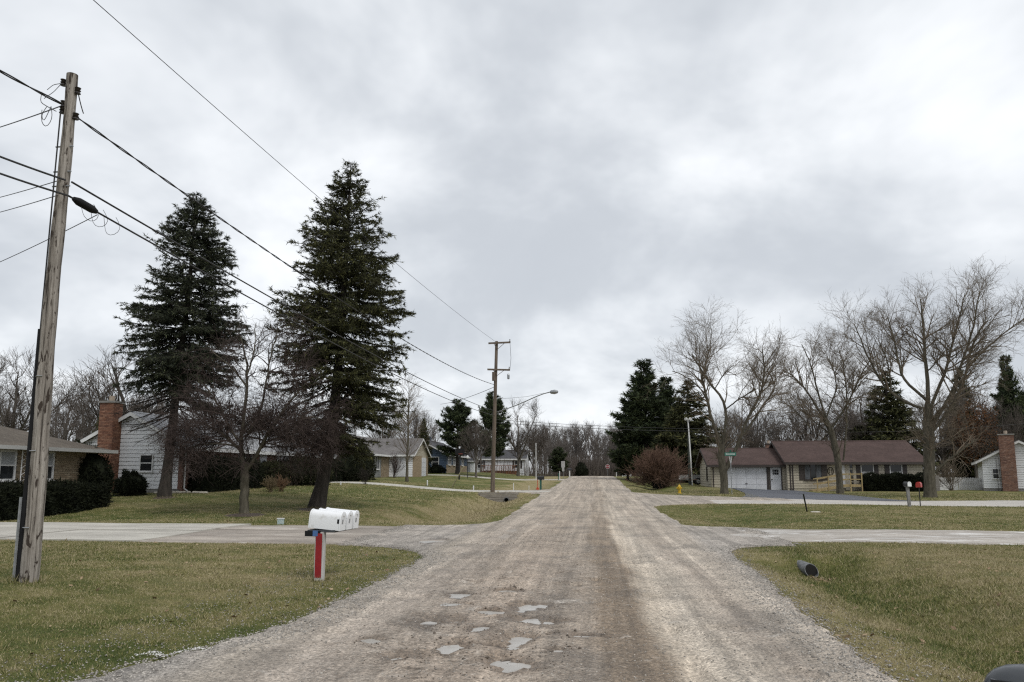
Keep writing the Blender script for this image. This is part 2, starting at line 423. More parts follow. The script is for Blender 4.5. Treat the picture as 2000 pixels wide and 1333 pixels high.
mot = noise(t, P_, 5.5, 7, .74, .9, stretch=(.8, 1.25, 1)); c = mix(t, mth(t, 'MULTIPLY', mz_, ramp(t, mot, [(.36, .85), (.47, 0.0)])), c, (.155, .125, .098))
c = mix(t, mth(t, 'MULTIPLY', mz_, ramp(t, mot, [(.56, 0.0), (.66, .6)])), c, (.47, .42, .36))
c = mix(t, .8, c, ramp(t, fine, [(.26, .4), (.5, 1.0), (.74, 1.55)]), 'MULTIPLY')
vor = N(t, 'ShaderNodeTexVoronoi'); vor.inputs['Scale'].default_value = 42; t.links.new(P_, vor.inputs['Vector'])
bw = N(t, 'ShaderNodeRGBToBW'); t.links.new(vor.outputs['Color'], bw.inputs[0])
c = mix(t, .55, c, ramp(t, bw.outputs[0], [(.15, .55), (.5, 1.0), (.85, 1.45)]), 'MULTIPLY')
wet = N(t, 'ShaderNodeAttribute'); wet.attribute_name = 'wet'; c = mix(t, mth(t, 'MULTIPLY', wet.outputs['Fac'], .8), c, mix(t, 1.0, c, (.5, .46, .42), 'MULTIPLY'))
t.links.new(c, b.inputs['Base Color'])
t.links.new(mth(t, 'SUBTRACT', ramp(t, patch, [(.25, .55), (.6, .9)]), mth(t, 'MULTIPLY', wet.outputs['Fac'], .3)), b.inputs['Roughness']); b.inputs['Specular IOR Level'].default_value = .3
hsum = mth(t, 'ADD', mth(t, 'MULTIPLY', fine, .6), mth(t, 'MULTIPLY', vor.outputs['Distance'], -.5))
hsum = mth(t, 'ADD', hsum, mth(t, 'MULTIPLY', patch, 1.2))
hsum = mth(t, 'ADD', hsum, mth(t, 'MULTIPLY', mot, 1.0)); bumpn(t, b, hsum, 0.9, .035)
ROADM = m
road = mobj('gravel_road', poly_mesh('gravel_road', np.stack([Xr, Yr, Zr], -1).reshape(-1, 3), grid_faces(120, len(ys)), True), ROADM)
at_ = road.data.attributes.new('wet', 'FLOAT', 'POINT'); at_.data.foreach_set('value', WET.astype(np.float32).ravel())
tag(road, 'rutted tan gravel road running straight to a low crest', 'road', kind='structure')

def road_like(name, cols, var=.25, chalkc=None, fscale=30, rough=.9, bumps=.5, chalk_rng=(.56, .68), stretchy=(.25, 1.4, 1)):
    m, t, b = new_mat(name); P_ = posvec(t)
    a = noise(t, P_, 1.0, 5, .6, .4, stretch=stretchy); f = noise(t, P_, fscale, 4, .75); p = noise(t, P_, .7, 5, .6)
    c = ramp(t, a, [(.3, cols[0]), (.52, cols[1]), (.72, cols[2])])
    c = mix(t, .8, c, ramp(t, p, [(.25, 1 - var), (.75, 1 + var)]), 'MULTIPLY')
    if chalkc is not None:
        k = noise(t, P_, 1.7, 7, .72, 1.0, stretch=(.35, 1.3, 1)); c = mix(t, ramp(t, k, [(chalk_rng[0], 0.0), (chalk_rng[1], .9)]), c, chalkc)
    c = mix(t, .7, c, ramp(t, f, [(.25, .5), (.5, 1), (.75, 1.45)]), 'MULTIPLY')
    t.links.new(c, b.inputs['Base Color']); b.inputs['Roughness'].default_value = rough; b.inputs['Specular IOR Level'].default_value = .25
    bumpn(t, b, mth(t, 'ADD', f, p), bumps, .03); return m
APRON = road_like('apron_gravel', ((.2, .175, .15), (.30, .265, .23), (.40, .36, .31)), .3, (.5, .47, .43))
CONC = road_like('pale_concrete', ((.32, .30, .265), (.42, .40, .355), (.47, .45, .40)), .25, None, 60, .85, .12)
RDRIVE = road_like('chalky_gravel', ((.26, .235, .205), (.34, .31, .275), (.42, .39, .35)), .25, (.66, .65, .63), chalk_rng=(.51, .66))
SIDEM = road_like('side_road_gravel', ((.33, .31, .285), (.42, .395, .36), (.50, .47, .43)), .15, (.55, .53, .50))
ASPH = road_like('blue_grey_asphalt', ((.085, .09, .105), (.10, .105, .12), (.12, .125, .14)), .15, None, 60, .8, .15)
def strip_cols(name, xs, y0, y1, n, zo, mat, label, cat, rg=.12, seed=0):
    yn = y0 + rg * 2 * fbm(xs * .8, xs * 0, 60 + seed, 4); yf = y1 + rg * 2 * fbm(xs * .8, xs * 0 + 5, 70 + seed, 4)
    u = np.linspace(0, 1, n); Y = yn[:, None] * (1 - u) + yf[:, None] * u; X = np.repeat(xs[:, None], n, 1)
    ed = np.minimum(np.arange(n), np.arange(n)[::-1])
    Z = g(X, Y) + zo + 0.018 * fbm(X * 1.3, Y * 1.3, 83 + seed, 3) * rg * 8 - np.where(ed == 0, .1, 0)[None]
    o = mobj(name, poly_mesh(name, np.stack([X, Y, Z], -1).reshape(-1, 3), grid_faces(n, len(xs)), True), mat)
    return tag(o, label, cat, kind='structure')
strip_cols('gravel_apron', np.arange(-10.9, -2.0, .12), 16.5, 22.3, 40, .018, APRON, 'muddy gravel mouth of the driveway behind the white mailboxes', 'driveway', .14, 1)
# concrete slabs of the driveway: each a piece with its own joint
cdrive = None
xs0 = np.arange(-10.6, -52, -3.6)
for i, xa in enumerate(xs0):
    for j, (ya, yb) in enumerate(((16.55, 19.42), (19.46, 22.35))):
        xb = xa - 3.57
        nn = 5; X, Y = np.meshgrid(np.linspace(xb, xa, nn), np.linspace(ya, yb, nn)); Zs = g(X, Y) + .036 + .006 * ((i * 7 + j * 3) % 4)
        V = np.concatenate([np.stack([X, Y, Zs], -1).reshape(-1, 3), np.stack([X, Y, Zs - .12], -1).reshape(-1, 3)])
        Fq = [tuple(f) for f in grid_faces(nn, nn)]
        rim = [k for k in range(nn)] + [nn * k + nn - 1 for k in range(1, nn)] + [nn * nn - 1 - k for k in range(1, nn)] + [nn * (nn - 1 - k) for k in range(1, nn - 1)]
        Fq += [(rim[(k + 1) % len(rim)], rim[k], rim[k] + nn * nn, rim[(k + 1) % len(rim)] + nn * nn) for k in range(len(rim))]
        if cdrive is None:
            cdrive = mobj('concrete_driveway', bpy.data.meshes.new('concrete_driveway'), CONC)
            cdrive.data.from_pydata([(-52, 16.6, g1(-52, 16.6) - .03), (-10.6, 16.6, g1(-10.6, 16.6) - .03), (-10.6, 22.3, g1(-10.6, 22.3) - .03), (-52, 22.3, g1(-52, 22.3) - .03)], [], [(0, 1, 2, 3)])
            tag(cdrive, 'pale concrete driveway crossing in front of the tan brick house', 'driveway', kind='structure')
        me = bpy.data.meshes.new('slab'); me.from_pydata([tuple(p) for p in V], [], Fq); mobj('slab', me, CONC, cdrive)
strip_cols('concrete_driveway', np.arange(-30, -3.0, .4), 53.1, 56.3, 8, .035, CONC, 'pale concrete driveway in front of the far crossarm pole', 'driveway', .05, 2)
strip_cols('concrete_driveway', np.arange(-30, -3.0, .6), 89.7, 92.4, 6, .035, CONC, 'narrow far driveway behind the black mailbox', 'driveway', .05, 3)
strip_cols('gravel_driveway', np.concatenate([np.arange(2.0, 24, .15), np.arange(24, 60, .6)]), 18.3, 22.3, 30, .018, RDRIVE, 'chalk dusted gravel driveway past the culvert pipe', 'driveway', .14, 4)
strip_cols('side_road', np.concatenate([np.arange(2.0, 40, .3), np.arange(40, 121, 1.5)]), 38.6, 46.6, 24, .016, SIDEM, 'pale gravel side road passing the tan house', 'road', .12, 5)
tt = np.linspace(0, 1, 40); u = np.linspace(0, 1, 14)
ax0, ax1 = 10.0 + 2.2 * tt - 1.6 * (1 - tt) ** 4, 16.6 + 1.2 * tt + 2.2 * (1 - tt) ** 4
X = ax0[:, None] * (1 - u) + ax1[:, None] * u; Y = np.repeat((45.5 + 23.6 * tt)[:, None], 14, 1)
tag(mobj('asphalt_driveway', poly_mesh('asphalt_driveway', np.stack([X, Y, g(X, Y) + .028], -1).reshape(-1, 3), grid_faces(14, 40), True), ASPH),
    'blue grey asphalt driveway in front of the white garage door', 'driveway', kind='structure')

# puddles ---------------------------------------------------------------
m, t, b = new_mat('muddy_water'); b.inputs['Base Color'].default_value = (.24, .235, .22, 1); b.inputs['Roughness'].default_value = .3; b.inputs['Specular IOR Level'].default_value = .22
nz = noise(t, posvec(t), 9, 3, .5); bumpn(t, b, nz, .06, .01)
t.links.new(ramp(t, noise(t, posvec(t), 3, 4, .6), [(.35, (.30, .28, .25)), (.65, (.40, .378, .345))]), b.inputs['Base Color'])
WATER = m
for i, (a, c_, hw, hl, dp) in enumerate(POT):
    ang = np.linspace(0, 2 * math.pi, 40, endpoint=False)
    rr = 1.15
    px_ = a + hw * rr * np.cos(ang); py_ = c_ + hl * rr * np.sin(ang)
    zc = road_z(np.array([a]), np.array([c_]))[0]
    rim = np.median(road_z(px_, py_))
    zz = min(zc + .024, rim - .006)
    ring2 = np.stack([px_, py_, np.full(40, zz)], -1); ctr = np.array([[a, c_, zz]])
    me = bpy.data.meshes.new('puddle'); me.from_pydata([tuple(p) for p in np.concatenate([ctr, ring2])], [], [(0, 1 + k, 1 + (k + 1) % 40) for k in range(40)])
    o = mobj('puddle', me, WATER); tag(o, 'shallow grey puddle in a pothole of the gravel road', 'puddle', 'puddles in the gravel road', 'structure')
# ================================================================ plants
def norm(v): return v / (np.linalg.norm(v, axis=-1, keepdims=True) + 1e-9)
def integrate(r_, pos, d, L, M, trop, wig, bend=None):
    """B branches: start pos, direction, length -> (B,M,3)"""
    B = len(pos); P = np.empty((B, M, 3)); P[:, 0] = pos; st = (L / (M - 1))[:, None]
    for i in range(1, M):
        d = norm(d + np.array([0, 0, 1.]) * trop + r_.normal(0, wig, (B, 3)))
        P[:, i] = P[:, i - 1] + d * st
    return P
def sample_children(r_, P, rad, n, tmin, tmax=1.0, power=1.0):
    """pick n points on the polylines weighted by length"""
    seg = np.linalg.norm(np.diff(P, axis=1), axis=-1).sum(1); w_ = seg ** power; w_ = w_ / w_.sum()
    idx = r_.choice(len(P), n, p=w_); M = P.shape[1]
    tt = tmin + (tmax - tmin) * r_.random(n) ; f = tt * (M - 1); i = np.minimum(f.astype(int), M - 2); fr = (f - i)[:, None]
    pos = P[idx, i] * (1 - fr) + P[idx, i + 1] * fr; tan_ = norm(P[idx, i + 1] - P[idx, i])
    rr = rad[idx, i] * (1 - fr[:, 0]) + rad[idx, i + 1] * fr[:, 0]
    return idx, tt, pos, tan_, rr, seg[idx]
def side_dirs(r_, T, ang):
    n = len(T); q = norm(np.cross(T, r_.normal(size=(n, 3)))); return norm(T * np.cos(ang)[:, None] + q * np.sin(ang)[:, None])
def resample(pts, M):
    pts = np.asarray(pts, float); s = np.concatenate([[0], np.cumsum(np.linalg.norm(np.diff(pts, axis=0), axis=1))])
    # smooth by Catmull-like dense interpolation
    q = np.linspace(0, s[-1], M)
    o = np.stack([np.interp(q, s, pts[:, k]) for k in range(3)], -1)
    for _ in range(2): o[1:-1] = (o[:-2] + 2 * o[1:-1] + o[2:]) / 4
    return o
def bare_tree(seed, limbs, levels, trunk_k=8):
    """limbs: list of (points, r0, r1); levels: list of dict(n, len, ang, M, trop, wig, k, tmin, rmax)"""
    r_ = np.random.default_rng(seed); M0 = 14
    P = np.stack([resample(p, M0) for p, _, _ in limbs]); P[:, 1:] += r_.normal(0, .02, P[:, 1:].shape) * np.linspace(.3, 1.5, M0 - 1)[None, :, None]
    u = np.linspace(0, 1, M0)
    rad = np.stack([a * (1 - u) ** .8 + b_ * u ** .8 for _, a, b_ in limbs])
    rad[0, 0] *= 1.4; rad[0, 1] *= 1.12
    trunk = tubes_geom(P, rad, trunk_k)
    crown = []; srcP, srcR = P, rad; first = True
    for lv in levels:
        idx, tt, pos, T, rr, seg = sample_children(r_, srcP, srcR, lv['n'], lv.get('tmin', .2), 1.0, lv.get('pw', 1.0))
        ang = r_.uniform(*lv['ang'], len(pos)); d = side_dirs(r_, T, ang)
        lo, hi = lv['len']; L = r_.uniform(lo, hi, len(pos)) * (1.15 - lv.get('taper', .5) * tt)
        if 'zmin' in lv:
            kz = pos[:, 2] > lv['zmin']; pos, d, L, rr = pos[kz], d[kz], L[kz], rr[kz]
        if 'zcut' in lv:
            kz = (pos[:, 2] < lv['zcut'][0]) | (r_.random(len(pos)) < lv['zcut'][1]); pos, d, L, rr = pos[kz], d[kz], L[kz], rr[kz]
        C = integrate(r_, pos, d, L, lv['M'], lv['trop'], lv['wig'])
        r0 = np.minimum(rr * .7, lv['rmax']) ; r0 = np.maximum(r0, lv['rmin']); u = np.linspace(0, 1, lv['M'])
        rd_ = r0[:, None] * (1 - .8 * u)[None] ; rd_ = np.maximum(rd_, lv['rmin'] * .55)
        crown.append(tubes_geom(C, rd_, lv['k']))
        srcP, srcR = C, rd_
        if lv.get('also') is not None: pass
    return trunk, join_geom(crown)
def bark(name, c1, c2, **k): return simple(name, c1, c2, scale=k.pop('scale', 9), rough=.95, bump_=.6, stretch=(1, 1, .25), spec=.15, **k)
BARK_MAPLE = bark('maple_bark', (.12, .108, .082), (.055, .049, .036))
TWIG_MAPLE = simple('maple_twig', (.20, .165, .125), (.115, .092, .068), 3, .9, spec=.15)
BARK_DARK = bark('dark_bark', (.058, .050, .043), (.026, .023, .020))
TWIG_PURPLE = simple('purple_twig', (.095, .072, .064), (.045, .034, .031), 3, .9, spec=.15)
BARK_GREY = bark('grey_bark', (.15, .135, .118), (.07, .062, .054))
TWIG_GREY = simple('grey_twig', (.135, .115, .10), (.08, .068, .06), 2, .95, spec=.1)
TWIG_RED = simple('red_twig', (.20, .128, .094), (.095, .058, .044), 4, .9, spec=.15)
NEEDLE = simple('spruce_needle', (.072, .074, .034), (.026, .030, .014), 1.6, .85, spec=.2)
NEEDLE2 = simple('dark_spruce_needle', (.054, .062, .040), (.020, .026, .018), 1.6, .85, spec=.2)
NEEDLE_PINE = simple('pine_needle', (.058, .074, .036), (.022, .032, .018), 1.2, .85, spec=.2)
for m_ in (NEEDLE, NEEDLE2, NEEDLE_PINE):
    t = m_.node_tree; b = [n for n in t.nodes if n.type == 'BSDF_PRINCIPLED'][0]; src = b.inputs['Base Color'].links[0].from_socket
    ri = N(t, 'ShaderNodeNewGeometry').outputs['Random Per Island']
    t.links.new(mix(t, 1.0, src, ramp(t, ri, [(0.0, (.55, .55, .6)), (.6, (1.0, 1.0, 1.0)), (1.0, (2.3, 2.2, 1.7))]), 'MULTIPLY'), b.inputs['Base Color'])
LEAF_DARK = simple('yew_leaf', (.018, .021, .010), (.006, .008, .005), 5, .9, spec=.15)
LEAF_GREEN = simple('boxwood_leaf', (.040, .042, .018), (.014, .016, .008), 5, .9, spec=.15)
RUSSET = simple('russet_leaf', (.14, .068, .03), (.06, .03, .016), 3, .9, spec=.15)

def finish_tree(name, label, loc, trunk_me, crown_me, tm, cm, rotz=0, scale=1.0, group=None, cat='tree', lean=(0, 0), extra=None):
    e = thing(name, label, cat, loc, rotz, group); e.scale = (scale,) * 3 if not hasattr(scale, '__len__') else scale
    e.rotation_euler = (lean[0], lean[1], rotz)
    if trunk_me is not None: mobj('trunk', trunk_me, tm, e)
    mobj('crown', crown_me, cm, e)
    if extra: mobj(extra[0], extra[1], extra[2], e)
    return e
def me_of(name, geom, smooth=True): return poly_mesh(name, geom[0], geom[1], smooth)

# ---- conifers ---------------------------------------------------------
def blades(pos, dirs, L, W, r_):
    """one thin triangle per item"""
    side = norm(np.cross(dirs, r_.normal(size=dirs.shape)))
    V = np.stack([pos - side * W[:, None] / 2, pos + side * W[:, None] / 2, pos + dirs * L[:, None]], 1).reshape(-1, 3)
    return V, np.arange(len(V)).reshape(-1, 3)
def conifer(seed, H, zb, prof, nbr, sub, shoots, trunk_pts=None, r0=.22, droop=-.12, uptip=.10, pitch=(0.5, -.25), shoot_len=(.16, .32), shoot_w=.035,
            fan=5, dead=None,  keep=None, spread=.55, hang=-.1):
    r_ = np.random.default_rng(seed)
    TP = resample(trunk_pts if trunk_pts is not None else [(0, 0, 0), (0, 0, H)], 16); u = np.linspace(0, 1, 16)
    tr = r0 * (1 - u) ** .85 + .015; tr[0] *= 1.45; tr[1] *= 1.1
    trunk = tubes_geom(TP[None], tr[None], 10)
    zt = np.linspace(0, H, 200); cx = np.interp(zt, TP[:, 2], TP[:, 0]); cy = np.interp(zt, TP[:, 2], TP[:, 1])
    # branches
    h = zb + (H - zb) * (r_.random(nbr) ** 1.0); az = r_.random(nbr) * 2 * math.pi
    h = np.round(h / .42) * .42 + r_.normal(0, .07, nbr); h = np.clip(h, zb, H - .05)
    f = (h - zb) / (H - zb)
    Lb = np.interp(f, prof[0], prof[1]) * r_.uniform(.78, 1.04, nbr) * (1 + .1 * np.sin(az * 2 + h * 1.7))
    if keep is not None:
        kk = keep(h, az, f, r_); h, az, f, Lb = h[kk], az[kk], f[kk], Lb[kk]; nbr = len(h)
    pos = np.stack([np.interp(h, zt, cx), np.interp(h, zt, cy), h], -1)
    pi_ = pitch[0] * f + pitch[1] * (1 - f) + r_.normal(0, .09, nbr)
    d = np.stack([np.cos(az) * np.cos(pi_), np.sin(az) * np.cos(pi_), np.sin(pi_)], -1)
    M = 6; P = np.empty((nbr, M, 3)); P[:, 0] = pos; dd = d.copy(); st = (Lb / (M - 1))[:, None]
    for i in range(1, M):
        tr_ = droop if i < 3 else uptip * (i - 2) / 2
        dd = norm(dd + np.array([0, 0, 1.]) * tr_ + r_.normal(0, .06, (nbr, 3))); P[:, i] = P[:, i - 1] + dd * st
    rb = np.clip(.012 * Lb + .008, .01, .06)[:, None] * np.linspace(1, .25, M)[None]
    wood = [tubes_geom(P, rb, 4)]
    # side branchlets in the plane of the branch
    idx, tt, bp, T, rr, seg = sample_children(r_, P, rb, sub, .15, 1.0, 1.2)
    sgn = np.where(r_.random(sub) < .5, -1, 1); up = np.array([0, 0, 1.])
    lat = norm(np.cross(T, up)) * sgn[:, None]
    a = r_.uniform(.5, 1.15, sub); d2 = norm(T * np.cos(a)[:, None] + lat * np.sin(a)[:, None] + up * r_.normal(hang, .14, sub)[:, None])
    L2 = np.clip(seg * r_.uniform(.22, .42, sub) * (1.2 - .8 * tt), .15, 1.2)
    P2 = integrate(r_, bp, d2, L2, 4, hang * .6, .1)
    r2 = np.full((sub, 1), .010) * np.linspace(1, .4, 4)[None]
    wood.append(tubes_geom(P2, r2, 3))
    # needle shoots
    fol = []
    live = np.ones(nbr, bool) if dead is None else ~dead(h, az)
    for src, n, tmin in ((P2[live[idx]], int(shoots * .8), .05), (P[live], int(shoots * .2), .35)):
        fr = np.ones((len(src), src.shape[1])); i3, t3, p3, T3, _, _ = sample_children(r_, src, fr, n, tmin, 1.0, 1.0)
        for k in range(fan):
            dv = norm(T3 * .75 + r_.normal(0, spread, (n, 3)) + up * -.05)
            L = r_.uniform(*shoot_len, n); W = shoot_w * r_.uniform(.7, 1.4, n)
            fol.append(blades(p3 + r_.normal(0, .025, (n, 3)), dv, L, W, r_))
    fol = join_geom(fol)
    return me_of('trunk', join_geom([trunk] + wood)), me_of('crown', fol, False)
def spruce_prof(wide): return (np.array([0, .08, .2, .4, .6, .8, .93, 1.0]), np.array([.62, .85, 1.0, .86, .62, .36, .17, .06]) * wide)

# frame that faces the camera: local x = picture right
def facing(px): 
    v, _ = ray(px, HZ); return math.atan2(-v[0], v[1])

# big spruce with bent trunk
x, y, z = gpt(617, 994); d0 = 30.2
def keepA(h, az, f, r_):
    # sparse, gappy lower left side; full right side
    left = np.cos(az) < .15
    return ~((f < .30) & left & (r_.random(len(h)) < .35)) & ~((f < .12) & (r_.random(len(h)) < .35))
tA, cA = conifer(11, 15.3, 2.7, (np.array([0, .1, .25, .42, .6, .78, .92, 1]), np.array([2.4, 2.8, 3.1, 2.95, 2.5, 1.75, .85, .12])), 560, 5400, 27000, dead=lambda h, az: (h < 5.0) & (np.cos(az) < .1),
                 trunk_pts=[(0, 0, -.1), (.22, 0, .9), (.44, 0, 2.2), (.62, 0, 4.2), (.78, 0, 7), (.92, 0, 11), (1.0, 0, 15.3)], r0=.26, keep=keepA, pitch=(.42, -.22), droop=-.08, uptip=.07, fan=5, shoot_len=(.1, .21), shoot_w=.034)
finish_tree('spruce_tree', 'tall broad spruce with bent leaning trunk behind the white mailboxes', (x, y, z), tA, cA, BARK_DARK, NEEDLE, facing(640), group='two tall spruces on the left lawn')
# left spruce
x, y, z = gpt(320, 972)
def keepB(h, az, f, r_): return ~((f < .2) & (r_.random(len(h)) < .5))
tB, cB = conifer(12, 14.7, 3.4, (np.array([0, .1, .28, .45, .6, .8, .93, 1]), np.array([2.1, 2.55, 2.9, 2.75, 2.35, 1.6, .85, .12])), 520, 5000, 24000, dead=lambda h, az: h < 5.0 - .6 * np.cos(az),
                 trunk_pts=[(0, 0, -.1), (.12, 0, 2.0), (.3, 0, 6), (.55, 0, 10), (.62, 0, 14.7)], r0=.22, keep=keepB, pitch=(.45, -.3), droop=-.11, uptip=.10, fan=5, shoot_len=(.1, .21), shoot_w=.034)
finish_tree('spruce_tree', 'dark spruce standing in front of the white siding gable', (x, y, z), tB, cB, BARK_DARK, NEEDLE2, facing(350), group='two tall spruces on the left lawn')

# shared far conifer meshes
tC, cC = conifer(21, 10, .5, spruce_prof(2.6), 300, 2000, 8000, r0=.16, shoot_len=(.25, .5), shoot_w=.085, fan=4)
tD, cD = conifer(22, 12, 1.0, (np.array([0, .15, .35, .55, .7, .85, 1]), np.array([2.4, 2.9, 2.4, 2.1, 1.35, 1.1, .55])), 230, 2000, 9500, r0=.2, pitch=(.8, .15), droop=.03, uptip=.1,
                 shoot_len=(.25, .5), shoot_w=.08, fan=5, spread=.8, hang=.1)
def keepP(h, az, f, r_): return (np.sin(h * 2.3 + az * 1.5) > -.55)
tE, cE = conifer(23, 10, 2.6, (np.array([0, .15, .4, .6, .8, 1]), np.array([1.8, 2.6, 2.8, 2.4, 1.6, .5])), 170, 1400, 6500, r0=.2, pitch=(.6, .1), droop=.02, uptip=.08,
                 shoot_len=(.25, .5), shoot_w=.09, fan=5, spread=.85, keep=keepP, hang=.05)
def far_conifer(name, label, px, d, H, base, meshes, mat, group, wide=1.0, dz=0):
    x, y, z = gat(px, d); s = H / base
    return finish_tree(name, label, (x, y, z + dz - .1), meshes[0], meshes[1], BARK_DARK, mat, random.uniform(0, 6), (s * wide, s * wide, s), group)
GC = 'conifers around the houses'
far_conifer('pine_tree', 'bushy pine behind the blue house, beside the basketball hoop', 893, 98, 9.6, 10, (tE, cE), NEEDLE_PINE, GC, 1.15)
far_conifer('pine_tree', 'slim pine just behind the far crossarm pole', 962, 94, 10.6, 10, (tE, cE), NEEDLE_PINE, GC, .85)
far_conifer('pine_tree', 'low spreading dark pine beside the road crest, left of the wood', 1092, 116, 5.0, 10, (tE, cE), NEEDLE_PINE, GC, 1.35, -.5)
far_conifer('white_pine', 'tall dark white pine with column top behind the red bush', 1262, 92, 14.6, 12, (tD, cD), NEEDLE_PINE, GC, 1.5)
far_conifer('white_pine', 'narrow pine between the column topped pine and the drooping spruce', 1306, 95, 13.0, 12, (tD, cD), NEEDLE_PINE, GC, 1.3)
far_conifer('pine_tree', 'low dark pine crowding the foot of the tall white pine', 1226, 93, 6.6, 12, (tD, cD), NEEDLE_PINE, GC, 1.3)
far_conifer('spruce_tree', 'broad brown green spruce behind the floodlight pole', 1348, 84, 11.6, 10, (tC, cC), NEEDLE, GC, 1.5)
far_conifer('spruce_tree', 'dark spruce rising behind the tan house roof, right end', 1742, 86, 13.4, 10, (tC, cC), NEEDLE2, GC, 1.35)
far_conifer('spruce_tree', 'dark spruce beyond the brown leaved tree, right of the largest maple', 1888, 92, 14.6, 10, (tC, cC), NEEDLE2, GC, .8)
far_conifer('white_pine', 'tall feathery pine at the right edge above the white gable house', 1984, 88, 15.2, 12, (tD, cD), NEEDLE_PINE, GC, .8)
far_conifer('spruce_tree', 'small pointed spruce behind the tan roof, left of two', 1543, 98, 6.2, 10, (tC, cC), NEEDLE2, GC, .9)
far_conifer('spruce_tree', 'small pointed spruce behind the tan roof, right of two', 1576, 100, 5.8, 10, (tC, cC), NEEDLE2, GC, .8)
far_conifer('spruce_tree', 'small spruce between the grey house and the blue house', 826, 100, 7.4, 10, (tC, cC), NEEDLE2, GC, .7)
far_conifer('spruce_tree', 'dark evergreen behind the white gable, left of its chimney', 196, 58, 6.4, 10, (tC, cC), NEEDLE2, GC, .7)
far_conifer('spruce_tree', 'dark evergreen rising behind the long white house roof', 590, 66, 6.4, 10, (tC, cC), NEEDLE2, GC, 1.0)

# ---- three maples on the right ----------------------------------------
def px_limbs(pxb, pyb, d, limbs, seed, thin=.78, zk=99., zs=1.):
    """limb outlines drawn in the picture plane through the tree, given real depth by a random sweep"""
    r_ = np.random.default_rng(seed); s = d / F_PX; o = []
    for pts, r0, r1 in limbs:
        q = []; n = len(pts); tgt = r_.uniform(-1.6, 1.6)
        for i, (a, b_) in enumerate(pts):
            xx = (a - pxb) * s - (a - 1000) * 0 - (1000 - pxb) / 10400 * (pyb - b_) * s; zz = (pyb - b_) * s * 1.015; zz = zz if zz < zk else zk + (zz - zk) * zs
            q.append((xx, tgt * (i / max(n - 1, 1)) ** 1.2 if len(o) else 0.0, zz))
        o.append((q, r0 * thin * (.8 if len(o) else 1), r1 * .8))
    return o
def maple_levels(k=1.0, up=.035):
    return [dict(n=int(115 * k), len=(1.5, 3.2), ang=(.4, 1.0), M=8, trop=up, wig=.09, k=5, tmin=.30, rmax=.055, rmin=.016, taper=.45),
            dict(n=int(800 * k), len=(.8, 1.7), ang=(.4, 1.0), M=6, trop=up, wig=.11, k=4, tmin=.28, rmax=.022, rmin=.0095, taper=.4),
            dict(n=int(3600 * k), len=(.45, 1.1), ang=(.35, .9), M=4, trop=up * .9, wig=.14, k=3, tmin=.25, rmax=.011, rmin=.006, taper=.3),
            dict(n=int(8000 * k), len=(.2, .52), ang=(.35, .95), M=3, trop=up, wig=.15, k=3, tmin=.25, rmax=.007, rmin=.0044, taper=.3)]
mp1 = [([(1415, 965), (1414, 925), (1408, 890), (1410, 870)], .36, .27),
       ([(1409, 880), (1400, 845), (1388, 810), (1383, 770), (1372, 735), (1371, 710)], .24, .06),
       ([(1411, 880), (1414, 845), (1420, 800), (1412, 765), (1390, 735), (1372, 708), (1362, 680), (1350, 660)], .22, .04),
       ([(1414, 925), (1432, 890), (1447, 850), (1452, 820), (1470, 790), (1480, 760), (1488, 735), (1488, 690), (1484, 655)], .24, .04),
       ([(1450, 850), (1465, 825), (1482, 790), (1505, 755), (1512, 735), (1495, 705)], .14, .04),
       ([(1418, 790), (1445, 768), (1470, 752)], .09, .04), ([(1383, 775), (1370, 745), (1340, 715), (1315, 705)], .09, .03),
       ([(1372, 712), (1378, 680), (1388, 640), (1388, 610)], .08, .02), ([(1395, 745), (1410, 710), (1432, 680)], .08, .03)]
mp2 = [([(1641, 965), (1638, 920), (1632, 870), (1620, 835), (1614, 812)], .34, .24),
       ([(1616, 818), (1600, 790), (1585, 760), (1572, 735), (1556, 712), (1530, 690)], .17, .04),
       ([(1616, 815), (1604, 775), (1596, 740), (1588, 700), (1578, 665), (1566, 635)], .15, .03),
       ([(1622, 835), (1640, 805), (1655, 770), (1668, 735), (1678, 705), (1692, 680)], .16, .03),
       ([(1646, 900), (1650, 850), (1651, 800), (1650, 755), (1648, 715), (1640, 670), (1632, 640)], .13, .03),
       ([(1614, 812), (1622, 775), (1632, 745), (1628, 700), (1612, 660)], .12, .03),
       ([(1585, 830), (1565, 800), (1548, 778), (1520, 760)], .09, .03), ([(1625, 850), (1600, 825), (1580, 800), (1562, 785)], .10, .04)]
mp3 = [([(1817, 972), (1815, 930), (1813, 880), (1812, 830), (1810, 780)], .48, .32),
       ([(1810, 785), (1809, 740), (1807, 705), (1800, 660), (1800, 610), (1796, 570), (1790, 530)], .26, .03),
       ([(1811, 800), (1825, 750), (1840, 705), (1845, 660), (1855, 610), (1862, 560), (1868, 520)], .20, .03),
       ([(1808, 772), (1795, 755), (1775, 735), (1763, 715), (1757, 690), (1752, 650), (1745, 610), (1735, 575)], .18, .03),
       ([(1812, 850), (1830, 800), (1850, 765), (1858, 720), (1868, 670), (1880, 630), (1886, 580), (1892, 530)], .22, .03),
       ([(1815, 850), (1845, 800), (1866, 745), (1874, 700), (1880, 640), (1905, 600)], .20, .03),
       ([(1876, 700), (1900, 665), (1930, 630), (1955, 605), (1975, 590)], .11, .025),
       ([(1800, 790), (1770, 775), (1735, 740), (1715, 700), (1700, 660), (1685, 620), (1672, 580)], .18, .03),
       ([(1745, 750), (1742, 710), (1735, 670), (1722, 635)], .10, .03),
       ([(1816, 930), (1840, 905), (1868, 880), (1890, 862)], .16, .05), ([(1807, 705), (1820, 690), (1835, 665)], .08, .03)]
